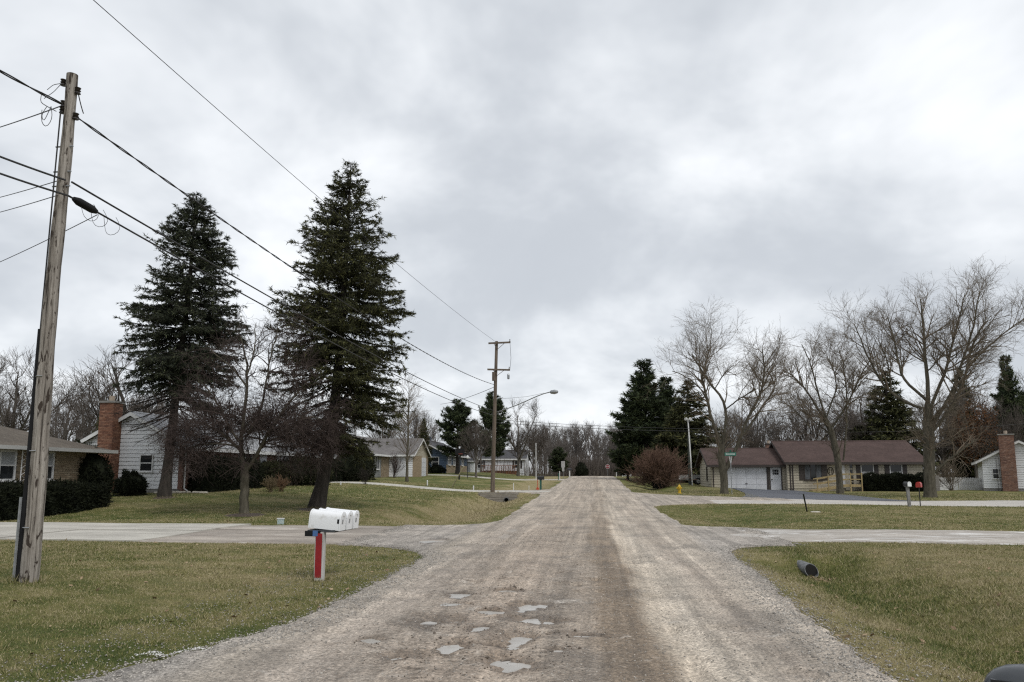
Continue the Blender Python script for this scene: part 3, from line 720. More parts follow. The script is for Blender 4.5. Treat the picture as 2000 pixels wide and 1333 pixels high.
for pxb, pyb, lim, sd_, kk, lab in ((1415, 965, mp1, 31, .85, 'bare forked maple in front of the white garage door'),
                                    (1640, 965, mp2, 32, .95, 'bare maple in front of the tan house picture window'),
                                    (1817, 972, mp3, 33, 1.45, 'largest bare maple, its trunk beside the red mailbox')):
    x, y, z = gpt(pxb, pyb); v, fh = ray(pxb, HZ); dd = y / v[1] * fh
    tr, cr_ = bare_tree(sd_, px_limbs(pxb, pyb, dd, lim, sd_, .66, 4.0, .84), maple_levels(kk))
    finish_tree('maple_tree', lab, (x, y, z - .08), me_of('trunk', tr), me_of('crown', cr_), BARK_MAPLE, TWIG_MAPLE, facing(pxb), group='three bare maples along the side road')

# ---- crabapple on the left lawn ----------------------------------------
cl = [([(477, 1005), (477, 970), (478, 930), (480, 900)], .20, .16),
      ([(478, 915), (470, 885), (470, 860), (478, 820), (482, 770), (484, 730), (482, 690), (470, 655)], .14, .02),
      ([(482, 920), (500, 895), (512, 865), (530, 835), (555, 800), (580, 765), (600, 745)], .12, .02),
      ([(478, 890), (455, 865), (430, 845), (400, 830), (370, 825)], .09, .02),
      ([(472, 870), (450, 840), (435, 800), (415, 770), (395, 750)], .08, .02),
      ([(485, 850), (505, 815), (515, 780), (520, 740), (525, 700), (540, 660), (545, 630)], .08, .015),
      ([(483, 760), (465, 735), (440, 710), (415, 690)], .06, .015), ([(508, 870), (545, 855), (585, 850), (615, 855)], .07, .015),
      ([(520, 850), (560, 825), (600, 815), (630, 825)], .06, .015), ([(470, 875), (440, 870), (405, 870), (375, 880)], .06, .015),
      ([(484, 735), (495, 700), (500, 660), (500, 625)], .05, .012)]
x, y, z = gpt(477, 1005); v, fh = ray(477, HZ); dd = y / v[1] * fh
lv = [dict(zmin=1.9, zcut=(3.9, .3), n=250, len=(.9, 2.1), ang=(.5, 1.2), M=7, trop=-.02, wig=.22, k=4, tmin=.2, rmax=.032, rmin=.012, taper=.5),
      dict(n=2200, len=(.5, 1.35), ang=(.5, 1.2), M=5, trop=-.05, wig=.22, k=3, zmin=1.75, zcut=(3.6, .4), tmin=.15, rmax=.014, rmin=.007, taper=.4),
      dict(n=9500, len=(.25, .75), ang=(.5, 1.25), M=4, trop=-.02, wig=.22, k=3, zmin=1.6, tmin=.1, rmax=.009, rmin=.0062, taper=.3),
      dict(n=11500, len=(.1, .34), ang=(.5, 1.3), M=3, trop=.0, wig=.2, k=3, tmin=.1, rmax=.007, rmin=.005, taper=.2)]
tr, cr_ = bare_tree(41, px_limbs(477, 1005, dd, cl, 41), lv)
finish_tree('crabapple_tree', 'bare crabapple with dense purple brown twigs between the two spruces', (x, y, z - .05), me_of('trunk', tr), me_of('crown', cr_), BARK_MAPLE, TWIG_PURPLE, facing(477))
# ---- generic bare trees (shared meshes) --------------------------------
def generic_limbs(r_, H, n, spread, r0, fork=.25):
    o = [([(0, 0, -.1), (r_.normal(0, .1), 0, H * fork), (r_.normal(0, .3), r_.normal(0, .3), H * .6), (r_.normal(0, .4), r_.normal(0, .4), H * .95)], r0, .02)]
    for i in range(n):
        a = 2 * math.pi * (i + r_.random()) / n; h0 = H * r_.uniform(fork * .6, fork * 1.9); s = spread * r_.uniform(.6, 1.1)
        c, sn = math.cos(a), math.sin(a); top = min(H * .98, h0 + H * r_.uniform(.35, .62))
        o.append(([(0, 0, h0), (c * s * .35, sn * s * .35, h0 + (top - h0) * .3), (c * s * .75, sn * s * .75, h0 + (top - h0) * .68), (c * s, sn * s, top)], r0 * .5, .015))
    return o
def glev(k, up, thick=1.0):
    return [dict(n=int(60 * k), len=(1.6, 3.2), ang=(.4, .9), M=6, trop=up, wig=.1, k=4, tmin=.25, rmax=.05 * thick, rmin=.018 * thick, taper=.6),
            dict(n=int(420 * k), len=(.9, 1.9), ang=(.35, .9), M=5, trop=up, wig=.12, k=3, tmin=.15, rmax=.024 * thick, rmin=.012 * thick, taper=.5),
            dict(n=int(2600 * k), len=(.4, 1.1), ang=(.3, .9), M=3, trop=up, wig=.12, k=3, tmin=.1, rmax=.012 * thick, rmin=.008 * thick, taper=.3)]
GEN = []
for sd_, H, n, sp_, r0, up in ((51, 10, 6, 3.2, .2, .07), (52, 10, 8, 2.4, .18, .13), (53, 10, 5, 3.8, .22, .03), (54, 10, 10, 2.0, .16, .18)):
    r_ = np.random.default_rng(sd_)
    a, c_ = bare_tree(sd_, generic_limbs(r_, H, n, sp_, r0, .2 if sd_ != 54 else .1), glev(1.0, up, 1.25)); GEN.append((me_of('trunk', a), me_of('crown', c_)))
# weeping tree
r_ = np.random.default_rng(55); lim = generic_limbs(r_, 8, 9, 2.6, .2, .3)
a, c_ = bare_tree(55, lim, [dict(n=90, len=(1.5, 3.0), ang=(.4, 1.0), M=8, trop=-.10, wig=.08, k=4, tmin=.4, rmax=.04, rmin=.014, taper=.3),
                            dict(n=1500, len=(1.0, 2.4), ang=(.3, .9), M=6, trop=-.30, wig=.06, k=3, tmin=.2, rmax=.012, rmin=.008, taper=.3),
                            dict(n=1500, len=(.5, 1.2), ang=(.2, .6), M=4, trop=-.4, wig=.06, k=3, tmin=.1, rmax=.009, rmin=.007, taper=.3)])
WEEP = (me_of('trunk', a), me_of('crown', c_))
# slim young tree, layered side branches
r_ = np.random.default_rng(56); lim = [([(0, 0, -.1), (0, 0, 3), (.05, 0, 6), (.1, 0, 8.4)], .13, .015)]
a, c_ = bare_tree(56, lim, [dict(n=52, len=(1.8, 2.9), ang=(.65, 1.0), M=7, trop=.05, wig=.07, k=4, tmin=.16, rmax=.035, rmin=.012, taper=.75),
                            dict(n=420, len=(.6, 1.3), ang=(.4, .8), M=4, trop=.06, wig=.1, k=3, tmin=.2, rmax=.014, rmin=.009, taper=.4),
                            dict(n=900, len=(.3, .7), ang=(.4, .8), M=3, trop=.06, wig=.1, k=3, tmin=.2, rmax=.009, rmin=.007, taper=.3)])
YOUNG = (me_of('trunk', a), me_of('crown', c_))
GB = 'bare trees around the houses'
def far_bare(label, px, d, H, k, wide=1.0, mats=None, base=10., name='bare_tree', rz=None, dz=0.0):
    x, y, z = gat(px, d); s = H / base; me = GEN[k] if isinstance(k, int) else k
    tm, cm = mats or (BARK_GREY, TWIG_GREY)
    return finish_tree(name, label, (x, y, z - .1 + dz), me[0], me[1], tm, cm, random.uniform(0, 6) if rz is None else rz, (s * wide, s * wide, s), GB)
far_bare('slim bare maple with straight trunk in front of the grey house', 795, 64, 8.4, YOUNG, 1.0, (BARK_MAPLE, TWIG_MAPLE), 8.4, 'young_maple')
far_bare('bare tree with upright fan of limbs behind the chimney of the white gable', 232, 62, 10.6, 3, 1.6, (BARK_DARK, TWIG_GREY))
far_bare('bare tree rising behind the tan brick house roof, left edge', 18, 62, 10.0, 0, 1.2)
far_bare('thin bare tree behind the tan brick house, right of the wooden pole', 118, 70, 8.5, 2, 1.1)
far_bare('bare spreading tree behind the white house with the wooden deck', 1012, 108, 10.2, 0, 1.05, (BARK_DARK, TWIG_GREY))
far_bare('bare tree right of the spreading one, beside the thin pale pole', 1046, 112, 8.2, 1, 1.0)
far_bare('bare yellowish tree between the two pines, left of the crossarm pole', 930, 90, 6.6, 1, 1.1)
far_bare('weeping bare tree with drooping twigs behind the tan house roof', 1592, 92, 10.6, WEEP, 1.15, (BARK_DARK, TWIG_GREY), 8., 'weeping_tree')
far_bare('bare tree behind the garage roof chimney', 1480, 100, 9.0, 2, 1.1)
far_bare('bare tree behind the garage roof, right of the forked maple', 1455, 108, 8.4, 0, 1.0)
far_bare('bare upright tree behind the tan roof between two maples', 1690, 96, 12.0, 1, 1.3)
far_bare('tangled bare tree behind the white picket fence', 1842, 90, 10.5, 0, 1.1)
far_bare('bare tree left of the tall feathery pine at the right edge', 1935, 98, 13.0, 2, 1.0)
far_bare('bare tree behind the white gable house chimney', 1968, 84, 9.0, 1, 1.0)
far_bare('bare tree filling the gap left of the dark spruce behind the tan roof', 1715, 92, 8.0, 3, 1.4)
far_bare('bare brown tree behind the long white house', 440, 70, 7.4, 2, 1.3)
far_bare('bare tree behind the grey house roof', 745, 104, 9.0, 0, 1.1)
far_bare('bare tree beyond the grey house, left of the small spruce', 812, 112, 9.4, 1, 1.2)

# oak that kept its russet leaves
x, y, z = gat(1908, 84); r_ = np.random.default_rng(61)
pp = r_.normal(size=(5200, 3)); pp = norm(pp) * (r_.random(5200) ** .45)[:, None] * np.array([2.6, 2.6, 3.6]) + np.array([0, 0, 6.2])
pp += .5 * np.sin(pp[:, [1, 2, 0]] * 2.1)
lf = blades(pp, norm(r_.normal(size=pp.shape)), r_.uniform(.12, .28, len(pp)), np.full(len(pp), .12), r_)
finish_tree('oak_tree', 'oak still holding rusty brown leaves beside the white gable house', (x, y, z - .1), GEN[0][0], GEN[0][1], BARK_DARK, TWIG_GREY, .4, (1, 1, 1.0), None, extra=('foliage', me_of('foliage', lf, False), RUSSET))

# ---- far wood ------------------------------------------------------------
def merge_trees(spots, src, name):
    Vs, Fs, o = [], [], 0
    for (x, y, z, s, sw, a, k) in spots:
        for me in src[k]:
            V = np.empty(len(me.vertices) * 3, np.float32); me.vertices.foreach_get('co', V); V = V.reshape(-1, 3)
            F = np.empty(len(me.loops), np.int32); me.loops.foreach_get('vertex_index', F); F = F.reshape(-1, 4)
            c, sn = math.cos(a), math.sin(a)
            W_ = np.stack([(V[:, 0] * c - V[:, 1] * sn) * s * sw + x, (V[:, 0] * sn + V[:, 1] * c) * s * sw + y, V[:, 2] * s + z], -1)
            Vs.append(W_); Fs.append(F + o); o += len(W_)
    return poly_mesh(name, np.concatenate(Vs), np.concatenate(Fs), True)
LITE = []
for sd_, up, sp_ in ((71, .12, 1.5), (72, .08, 2.0), (73, .16, 1.2), (74, .05, 2.3)):
    r_ = np.random.default_rng(sd_)
    a, c_ = bare_tree(sd_, generic_limbs(r_, 10, 4, sp_, .14, .35), [dict(n=40, len=(1.4, 2.6), ang=(.4, .9), M=4, trop=up, wig=.1, k=3, tmin=.25, rmax=.06, rmin=.03, taper=.6),
                  dict(n=260, len=(.7, 1.6), ang=(.35, .9), M=3, trop=up, wig=.12, k=3, tmin=.15, rmax=.03, rmin=.02, taper=.4)], 5)
    LITE.append((me_of('trunk', a), me_of('crown', c_)))
r_ = np.random.default_rng(81); spots = []
for i in range(235):
    px = r_.uniform(1040, 1260) if i < 84 else r_.uniform(-60, 2060); d = r_.uniform(135, 190) if i < 84 else r_.uniform(120, 175)
    if i >= 150: px = r_.uniform(1400, 2060) if i < 205 else r_.uniform(-60, 330); d = r_.uniform(98, 125)
    x, y = at(px, d); hgt = r_.uniform(6.5, 10.5) * (d / 150) if i < 84 else r_.uniform(7, 11) * (1.0 if i < 150 else 1.12)
    spots.append((x, y, g1(x, y) - .2, hgt / 10, r_.uniform(.7, 1.2), r_.uniform(0, 6), int(r_.integers(0, 4))))
o = mobj('bare_wood', merge_trees(spots, LITE, 'bare_wood'), simple('wood_grey', (.165, .145, .13), (.10, .088, .08), 1, .95, spec=.1)); tag(o, 'far belt of bare grey trees closing the end of the road', 'wood', kind='stuff')
# undergrowth thicket at the foot of the wood
n = 26000; px = r_.uniform(-80, 2080, n); px[: n // 2] = r_.uniform(1090, 1250, n // 2); dd = r_.uniform(126, 165, n)
XY = np.array([at(a, b_) for a, b_ in zip(px, dd)]); zz = g(XY[:, 0], XY[:, 1])
pos = np.stack([XY[:, 0], XY[:, 1], zz - .2], -1); dv = norm(r_.normal(0, .16, (n, 3)) + np.array([0, 0, 1.])); LL = r_.uniform(1.5, 5.2, n)
o = mobj('undergrowth', me_of('undergrowth', blades(pos, dv, LL, np.full(n, .07), r_), False), simple('brush_grey', (.135, .115, .10), (.075, .062, .055), .6, .95, spec=.1)); tag(o, 'dense grey brush under the far bare trees', 'undergrowth', kind='stuff')

# ---- shrubs and hedges -----------------------------------------------------
def leaf_cloud(seed, n, shape, size, wd):
    """points on and just under the surface of a lumpy solid"""
    r_ = np.random.default_rng(seed)
    if shape[0] == 'ell':
        _, rx, ry, rz = shape; p = norm(r_.normal(size=(n, 3))); p[:, 2] = np.abs(p[:, 2]) * 1.0 - .25 * (r_.random(n) < .3)
        p = norm(p); lum = 1 + .10 * np.sin(p[:, 0] * 9 + 1) * np.sin(p[:, 1] * 8) + .10 * np.sin(p[:, 2] * 11 + p[:, 0] * 5) + r_.normal(0, .05, n)
        nn_ = p.copy(); P = p * np.array([rx, ry, rz]) * lum[:, None] * (1 - .12 * r_.random(n) ** 2)[:, None]
        P[:, 2] = np.maximum(P[:, 2] + rz * .12, .02)
    else:
        _, lx, ly, hz = shape; f = r_.random(n); P = np.empty((n, 3)); nn_ = np.zeros((n, 3))
        P[:, 0] = r_.uniform(-lx, lx, n); P[:, 1] = r_.uniform(-ly, ly, n); P[:, 2] = r_.uniform(.03, hz, n)
        a = f < .45; P[a, 1] = -ly; nn_[a, 1] = -1
        a2 = (f >= .45) & (f < .6); P[a2, 1] = ly; nn_[a2, 1] = 1
        b2 = (f >= .6) & (f < .88); P[b2, 2] = hz; nn_[b2, 2] = 1
        c2 = f >= .88; sg = np.where(r_.random(n) < .5, -1, 1); P[c2, 0] = (sg * lx)[c2]; nn_[c2, 0] = sg[c2]
        P += nn_ * (.09 * np.sin(P[:, [0]] * 2.7 + 1) + .07 * np.sin(P[:, [0]] * 6.1 + P[:, [2]] * 5) + r_.normal(0, .05, (n, 1)))
        P[:, 2] = np.maximum(P[:, 2], .02)
    dv = norm(nn_ * .8 + r_.normal(0, .6, (n, 3)) + np.array([0, 0, .25]))
    return blades(P, dv, r_.uniform(*size, n), np.full(n, wd), r_)
def core(shape):
    mb = MB()
    if shape[0] == 'ell':
        _, rx, ry, rz = shape; k = 12; prof = [(.55, 0.0), (.86, .25), (.9, .45), (.8, .68), (.55, .88), (.08, .97)]
        V = []; Fs = []
        for i, (r_, z_) in enumerate(prof):
            for j in range(k): a = 2 * math.pi * j / k; V.append((rx * r_ * math.cos(a), ry * r_ * math.sin(a), rz * 1.05 * z_))
        for i in range(len(prof) - 1):
            for j in range(k): Fs.append((i * k + j, i * k + (j + 1) % k, (i + 1) * k + (j + 1) % k, (i + 1) * k + j))
        Fs.append(tuple((len(prof) - 1) * k + j for j in range(k))); mb.add(V, Fs)
    else:
        _, lx, ly, hz = shape; mb.box(-lx * .95, lx * .95, -ly * .8, ly * .8, -.05, hz * .92)
    return mb
def shrub(name, label, loc, shape, n, mat, size=(.06, .16), wd=.05, rotz=0, seed=0, group=None, cat='shrub'):
    e = thing(name, label, cat, loc, rotz, group)
    core(shape).build('branches', LEAF_DARK if mat is not LEAF_DARK else LEAF_DARK, e)
    mobj('foliage', me_of('foliage', leaf_cloud(seed, n, shape, size, wd), False), mat, e); return e
x, y, z = gat(168, 32.0); shrub('yew_shrub', 'tall dark egg shaped evergreen at the corner of the tan brick house', (x, y, z), ('ell', 1.0, .95, 2.2), 9000, LEAF_DARK, (.08, .2), .06, seed=1)
x, y, z = gat(257, 36.0); shrub('yew_shrub', 'low round dark shrub at the foot of the white siding', (x, y, z), ('ell', .68, .65, 1.02), 5000, LEAF_DARK, (.06, .15), .05, seed=2)
# hedge along the tan brick house
shrub('yew_hedge', 'long dark clipped hedge under the tan brick house windows', (-20.6, 24.6, g1(-20.6, 24.6)), ('box', 4.4, .62, 1.1), 16000, LEAF_DARK, (.07, .17), .05, R(90), 3, cat='hedge')
# dark hedges along the long white house
for i, (yy, ln, hh, lab) in enumerate(((39.7, 2.9, 1.6, 'tall black green hedge beside the white gable corner'), (45.4, 1.8, 1.35, 'clipped dark hedge behind the crabapple trunk'),
                                       (50.2, 2.2, 1.4, 'dark hedge along the porch of the long white house'), (56.0, 2.0, 1.5, 'dark overgrown shrub row at the far end of the long white house'))):
    shrub('yew_hedge', lab, (-20.4, yy, g1(-20.4, yy)), ('box', ln, .62, hh), 7000, LEAF_DARK if i != 1 else LEAF_GREEN, (.08, .2), .06, R(90), 10 + i, 'hedges along the white house', 'hedge')
x, y, z = gat(598, 50); shrub('laurel_shrub', 'loose spreading evergreen shrub with pale stems behind the bent spruce', (x, y, z), ('ell', 1.6, 1.2, 1.75), 6000, LEAF_GREEN, (.08, .22), .06, seed=20)
x, y, z = gat(682, 60); shrub('laurel_shrub', 'dark rounded shrub at the end of the white house, right of the spruce trunk', (x, y, z), ('ell', 1.5, 1.2, 2.3), 6000, LEAF_DARK, (.08, .22), .07, seed=21)
x, y, z = gat(712, 66); shrub('laurel_shrub', 'green shrub beside the grey house porch posts', (x, y, z), ('ell', .9, .9, 2.6), 3500, LEAF_GREEN, (.08, .22), .07, seed=22)
x, y, z = gat(853, 100); shrub('laurel_shrub', 'low dark shrub under the blue house windows', (x, y, z), ('ell', 1.2, .8, 1.0), 1500, LEAF_DARK, (.1, .22), .09, seed=23)
x, y, z = gat(1136, 122); shrub('laurel_shrub', 'round dark shrub standing alone at the road crest', (x, y, z - .1), ('ell', 1.0, 1.0, 2.1), 2200, LEAF_DARK, (.12, .3), .1, seed=24)
# red twig bush
x, y, z = gat(1288, 68); r_ = np.random.default_rng(91); n = 320
az = r_.random(n) * 2 * math.pi; tl = np.abs(r_.normal(0, .62, n)).clip(0, 1.35); d = np.stack([np.cos(az) * np.sin(tl), np.sin(az) * np.sin(tl), np.cos(tl)], -1)
st = np.stack([np.cos(az) * r_.random(n) * .6, np.sin(az) * r_.random(n) * .6, np.zeros(n)], -1)
P = integrate(r_, st, d, r_.uniform(2.0, 3.1, n), 7, .02, .06); rad = np.full((n, 7), .016) * np.linspace(1, .4, 7)[None]
i2, t2, p2, T2, rr2, sg2 = sample_children(r_, P, rad, 3600, .25)
C = integrate(r_, p2, side_dirs(r_, T2, r_.uniform(.3, .8, 3600)), r_.uniform(.4, 1.1, 3600), 4, .05, .1)
i3, t3, p3, T3, _, _ = sample_children(r_, C, np.full((3600, 4), .01), 7000, .1)
D = integrate(r_, p3, side_dirs(r_, T3, r_.uniform(.3, .8, 7000)), r_.uniform(.2, .6, 7000), 3, .05, .1)
e = thing('dogwood_bush', 'large rounded bare bush of reddish brown twigs at the road corner', 'bush', (x, y, z))
mobj('stems', me_of('stems', tubes_geom(P, rad, 4)), BARK_DARK, e)
mobj('twigs', me_of('twigs', join_geom([tubes_geom(C, np.full((3600, 4), .011), 3), tubes_geom(D, np.full((7000, 3), .009), 3)])), TWIG_RED, e)
# small bare / dry shrubs
def twig_bush(name, label, px, d, H, wd, n, mat, seed, group=None):
    x, y, z = gat(px, d); r_ = np.random.default_rng(seed); az = r_.random(n) * 2 * math.pi; tl = np.abs(r_.normal(0, .5, n)).clip(0, 1.2) * wd
    d_ = np.stack([np.cos(az) * np.sin(tl), np.sin(az) * np.sin(tl), np.cos(tl)], -1)
    P = integrate(r_, np.zeros((n, 3)) + r_.normal(0, .08, (n, 3)) * [1, 1, 0], d_, H * r_.uniform(.6, 1.05, n), 5, .03, .1)
    ra = np.full((n, 5), .012) * np.linspace(1, .5, 5)[None]
    i2, t2, p2, T2, _, _ = sample_children(r_, P, ra, n * 12, .25); C = integrate(r_, p2, side_dirs(r_, T2, r_.uniform(.3, .9, n * 12)), r_.uniform(.15, .4, n * 12) * H, 3, .03, .12)
    e = thing(name, label, 'bush', (x, y, z), 0, group)
    mobj('stems', me_of('stems', tubes_geom(P, ra, 3)), mat, e); mobj('twigs', me_of('twigs', tubes_geom(C, np.full((n * 12, 3), .008), 3)), mat, e)
twig_bush('bare_shrub', 'bare brown shrub in front of the white picket fence', 1856, 66, 2.6, 1.0, 40, TWIG_MAPLE, 95)
twig_bush('dry_shrub', 'small straw coloured dry shrub in front of the white house porch, left of two', 531, 40, .75, 1.1, 26, simple('straw', (.26, .2, .115), (.15, .11, .06), 5, .9), 96)
twig_bush('dry_shrub', 'small orange brown dry shrub in front of the white house porch, right of two', 549, 41, .8, 1.1, 26, simple('rust_straw', (.24, .14, .075), (.13, .08, .045), 5, .9), 97)
twig_bush('bare_shrub', 'small ornamental bare shrub clipped round in front of the grey house door', 770, 76, 2.2, .7, 30, TWIG_PURPLE, 98)
twig_bush('bare_shrub', 'short knobbly dark shrub on the lawn above the second driveway', 713, 54, 1.2, 1.0, 12, BARK_DARK, 99)
# ================================================================ houses
def brick_mat(name, cols, mortar):
    m, t, b = new_mat(name); gi = N(t, 'ShaderNodeNewGeometry'); v = gi.outputs['Random Per Island']
    n = len(cols); c = ramp(t, v, [(i / (n - 1), cols[i]) for i in range(n)])
    c = mix(t, .5, c, ramp(t, noise(t, gi.outputs['Position'], 14, 4, .6), [(.3, .65), (.7, 1.3)]), 'MULTIPLY')
    t.links.new(c, b.inputs['Base Color']); b.inputs['Roughness'].default_value = .92; b.inputs['Specular IOR Level'].default_value = .2; return m
TANBRICK = brick_mat('tan_brick', [(.20, .155, .105), (.26, .205, .14), (.30, .24, .165), (.22, .165, .11), (.33, .27, .19)], None)
REDBRICK = brick_mat('red_brick', [(.17, .082, .055), (.23, .112, .072), (.135, .068, .05), (.28, .155, .105), (.20, .096, .062)], None)
BRNBRICK = brick_mat('brown_brick', [(.17, .095, .07), (.23, .13, .095), (.13, .075, .06), (.28, .18, .14)], None)
MORTAR = simple('mortar', (.24, .215, .185), (.17, .15, .13), 20, .95)
def paint(name, c, dirt=.82, rough=.55): return simple(name, c, tuple(v * dirt for v in c), 1.3, rough, lo=.3, hi=.6)
WHITE = paint('white_siding', (.70, .71, .72), .9); WTRIM = paint('white_trim', (.66, .66, .65)); CREAM = paint('cream_siding', (.41, .37, .29), .85)
GREYS = paint('grey_siding', (.20, .205, .20)); BLUES = paint('blue_siding', (.045, .075, .12)); DKTRIM = paint('dark_brown_trim', (.035, .026, .022))
WDOOR = paint('white_door', (.58, .59, .61)); TANSOF = paint('tan_soffit', (.36, .33, .27)); GUTTER = paint('grey_gutter', (.36, .36, .35))
def shingle(name, c1, c2):
    m, t, b = new_mat(name); v = posvec(t)
    br = N(t, 'ShaderNodeTexBrick'); br.inputs['Scale'].default_value = 3.2; br.inputs['Mortar Size'].default_value = .012
    br.inputs['Color1'].default_value = (*c1, 1); br.inputs['Color2'].default_value = (*c2, 1); br.inputs['Mortar'].default_value = (*[q * .6 for q in c2], 1)
    t.links.new(v, br.inputs['Vector'])
    c = mix(t, .8, br.outputs[0], ramp(t, noise(t, v, .9, 5, .65), [(.25, .7), (.75, 1.3)]), 'MULTIPLY')
    c = mix(t, .6, c, ramp(t, noise(t, v, 22, 3, .7), [(.25, .6), (.75, 1.4)]), 'MULTIPLY')
    t.links.new(c, b.inputs['Base Color']); b.inputs['Roughness'].default_value = .95; b.inputs['Specular IOR Level'].default_value = .15; return m
SH_BROWN = shingle('brown_shingles', (.082, .056, .05), (.064, .044, .04)); SH_TAN = shingle('taupe_shingles', (.13, .112, .092), (.10, .086, .072))
SH_GREY = shingle('grey_shingles', (.33, .335, .345), (.27, .275, .285)); SH_DARK = shingle('charcoal_shingles', (.085, .085, .09), (.06, .06, .065)); SH_MID = shingle('slate_shingles', (.16, .15, .145), (.125, .118, .115))
m, t, b = new_mat('window_glass'); b.inputs['Base Color'].default_value = (.018, .02, .022, 1); b.inputs['Roughness'].default_value = .04; b.inputs['Specular IOR Level'].default_value = .35
bumpn(t, b, noise(t, posvec(t), 1.5, 2, .5), .03, .02); GLASS = m
BLIND = simple('pale_blind', (.34, .35, .36), (.28, .29, .30), 6, .8, stretch=(1, 1, 6)); CURT = simple('grey_curtain', (.13, .14, .155), (.045, .05, .055), 5, .9, stretch=(6, 6, .3))
WOODN = simple('fresh_lumber', (.34, .265, .135), (.25, .185, .09), 6, .85, .2, stretch=(1, 1, .3)); DECKW = simple('stained_deck', (.18, .075, .035), (.11, .045, .022), 5, .85)
CONCB = simple('concrete_block', (.26, .25, .235), (.18, .175, .165), 7, .95, .3)

class Wall:
    """frame on a wall: u along it from p0 to p1, v up from z0, n outward (right hand of p0->p1)"""
    def __init__(s, parent, p0, p1, z0):
        s.parent = parent; s.p0 = np.array(p0, float); d = np.array(p1, float) - s.p0; s.L = float(np.linalg.norm(d)); s.u = d / s.L; s.n = np.array([s.u[1], -s.u[0]]); s.z0 = z0
    def P(s, u, v, n):
        q = s.p0 + s.u * u + s.n * n; return (q[0], q[1], s.z0 + v)
    def hexa(s, mb, u0, u1, v0, v1, n0, n1, dn=0.0, ut=None):
        a0, a1 = ut if ut else (u0, u1)
        mb.hexa([s.P(u0, v0, n0), s.P(u1, v0, n0), s.P(u1, v0, n1), s.P(u0, v0, n1), s.P(a0, v1, n0), s.P(a1, v1, n0), s.P(a1, v1, n1 - dn), s.P(a0, v1, n1 - dn)])
    def box(s, name, u0, u1, v0, v1, n0, n1, mat, parent=None):
        mb = MB(); s.hexa(mb, u0, u1, v0, v1, n0, n1); return mb.build(name, mat, parent or s.parent)
    def siding(s, v0, v1, h, mat, gable=None, u0=0, u1=None, name='siding_board'):
        """lapped boards, each a piece; gable = (v_eave, v_apex, u_apex)"""
        u1 = s.L if u1 is None else u1; v = v0
        def rng_(q):
            if gable is None or q <= gable[0]: return u0, u1
            f = min(1.0, (q - gable[0]) / (gable[1] - gable[0])); return u0 + (gable[2] - u0) * f, u1 + (gable[2] - u1) * f
        top = gable[1] if gable else v1
        while v < top - .03:
            w_ = min(v + h, top); a, b_ = rng_(v), rng_(w_)
            if b_[1] - b_[0] < .02: b_ = ((b_[0] + b_[1]) / 2 - .01, (b_[0] + b_[1]) / 2 + .01)
            mb = MB(); s.hexa(mb, a[0], a[1], v, w_ - max(.03, h * .17), .0, .05, .012, ut=b_); mb.build(name, mat, s.parent); v = w_
    def bricks(s, u0, u1, v0, v1, mat, bl=.21, bh=.075, n0=0.0, name='brick_courses', holes=()):
        mb = MB(); k = 0; v = v0
        while v + bh * .5 < v1:
            u = u0 - (bl / 2 if k % 2 else 0)
            while u < u1:
                a, b_ = max(u, u0) + .004, min(u + bl, u1) - .004
                c_ = (a + b_) / 2
                if b_ - a > .03 and not any(h[0] < c_ < h[1] and h[2] < v + bh / 2 < h[3] for h in holes):
                    s.hexa(mb, a, b_, v + .005, min(v + bh, v1) - .005, n0, n0 + .02 + random.uniform(-.004, .006))
                u += bl
            v += bh; k += 1
        o = mb.build(name, mat, s.parent); o['kind'] = 'stuff'; return o
    def window(s, u, v, w_, h, mat=None, bars=(1, 2), shutters=None, glass=None, n=.035, fw=.07, label=None):
        mat = mat or WTRIM; mb = MB(); n = max(n, .062)
        for a in ((u - fw, u, v - fw, v + h + fw), (u + w_, u + w_ + fw, v - fw, v + h + fw), (u, u + w_, v - fw, v), (u, u + w_, v + h, v + h + fw)):
            s.hexa(mb, a[0], a[1], a[2], a[3], 0, n + .05)
        cols, rows = bars
        for i in range(1, rows): s.hexa(mb, u, u + w_, v + h * i / rows - .025, v + h * i / rows + .025, n, n + .03)
        for i in range(1, cols): s.hexa(mb, u + w_ * i / cols - .02, u + w_ * i / cols + .02, v, v + h, n + .002, n + .028)
        f = mb.build('window', mat, s.parent)
        for i in range(rows):
            for j in range(cols):
                q = MB(); s.hexa(q, u + w_ * j / cols + .001, u + w_ * (j + 1) / cols - .001, v + h * i / rows + .001, v + h * (i + 1) / rows - .001, .002, n + .006); q.build('pane', (glass[(i * cols + j) % len(glass)] if glass else GLASS), f)
        q = MB(); s.hexa(q, u - fw - .04, u + w_ + fw + .04, v - fw - .05, v - fw, 0, n + .1); q.build('sill', mat, f)
        if shutters:
            sw, sm = shutters
            for a in (u - fw - sw, u + w_ + fw):
                q = MB(); s.hexa(q, a, a + sw, v - fw, v + h + fw, 0, n + .03)
                for i in range(5): s.hexa(q, a + .04, a + sw - .04, v + h * (i + .1) / 5, v + h * (i + .8) / 5, n + .025, n + .042)
                q.build('shutter', sm, s.parent)
        return f
def core_gable(parent, x0, x1, y0, y1, z0, ze, zr, axis, mat):
    """solid body under the roof. axis: direction of the ridge, 'x' or 'y'"""
    mb = MB()
    if axis == 'y': mb.prism([(x0, z0), (x1, z0), (x1, ze), ((x0 + x1) / 2, zr), (x0, ze)], 1, y0, y1)
    else: mb.prism([(y0, z0), (y1, z0), (y1, ze), ((y0 + y1) / 2, zr), (y0, ze)], 0, x0, x1)
    return mb.build('wall', mat, parent)
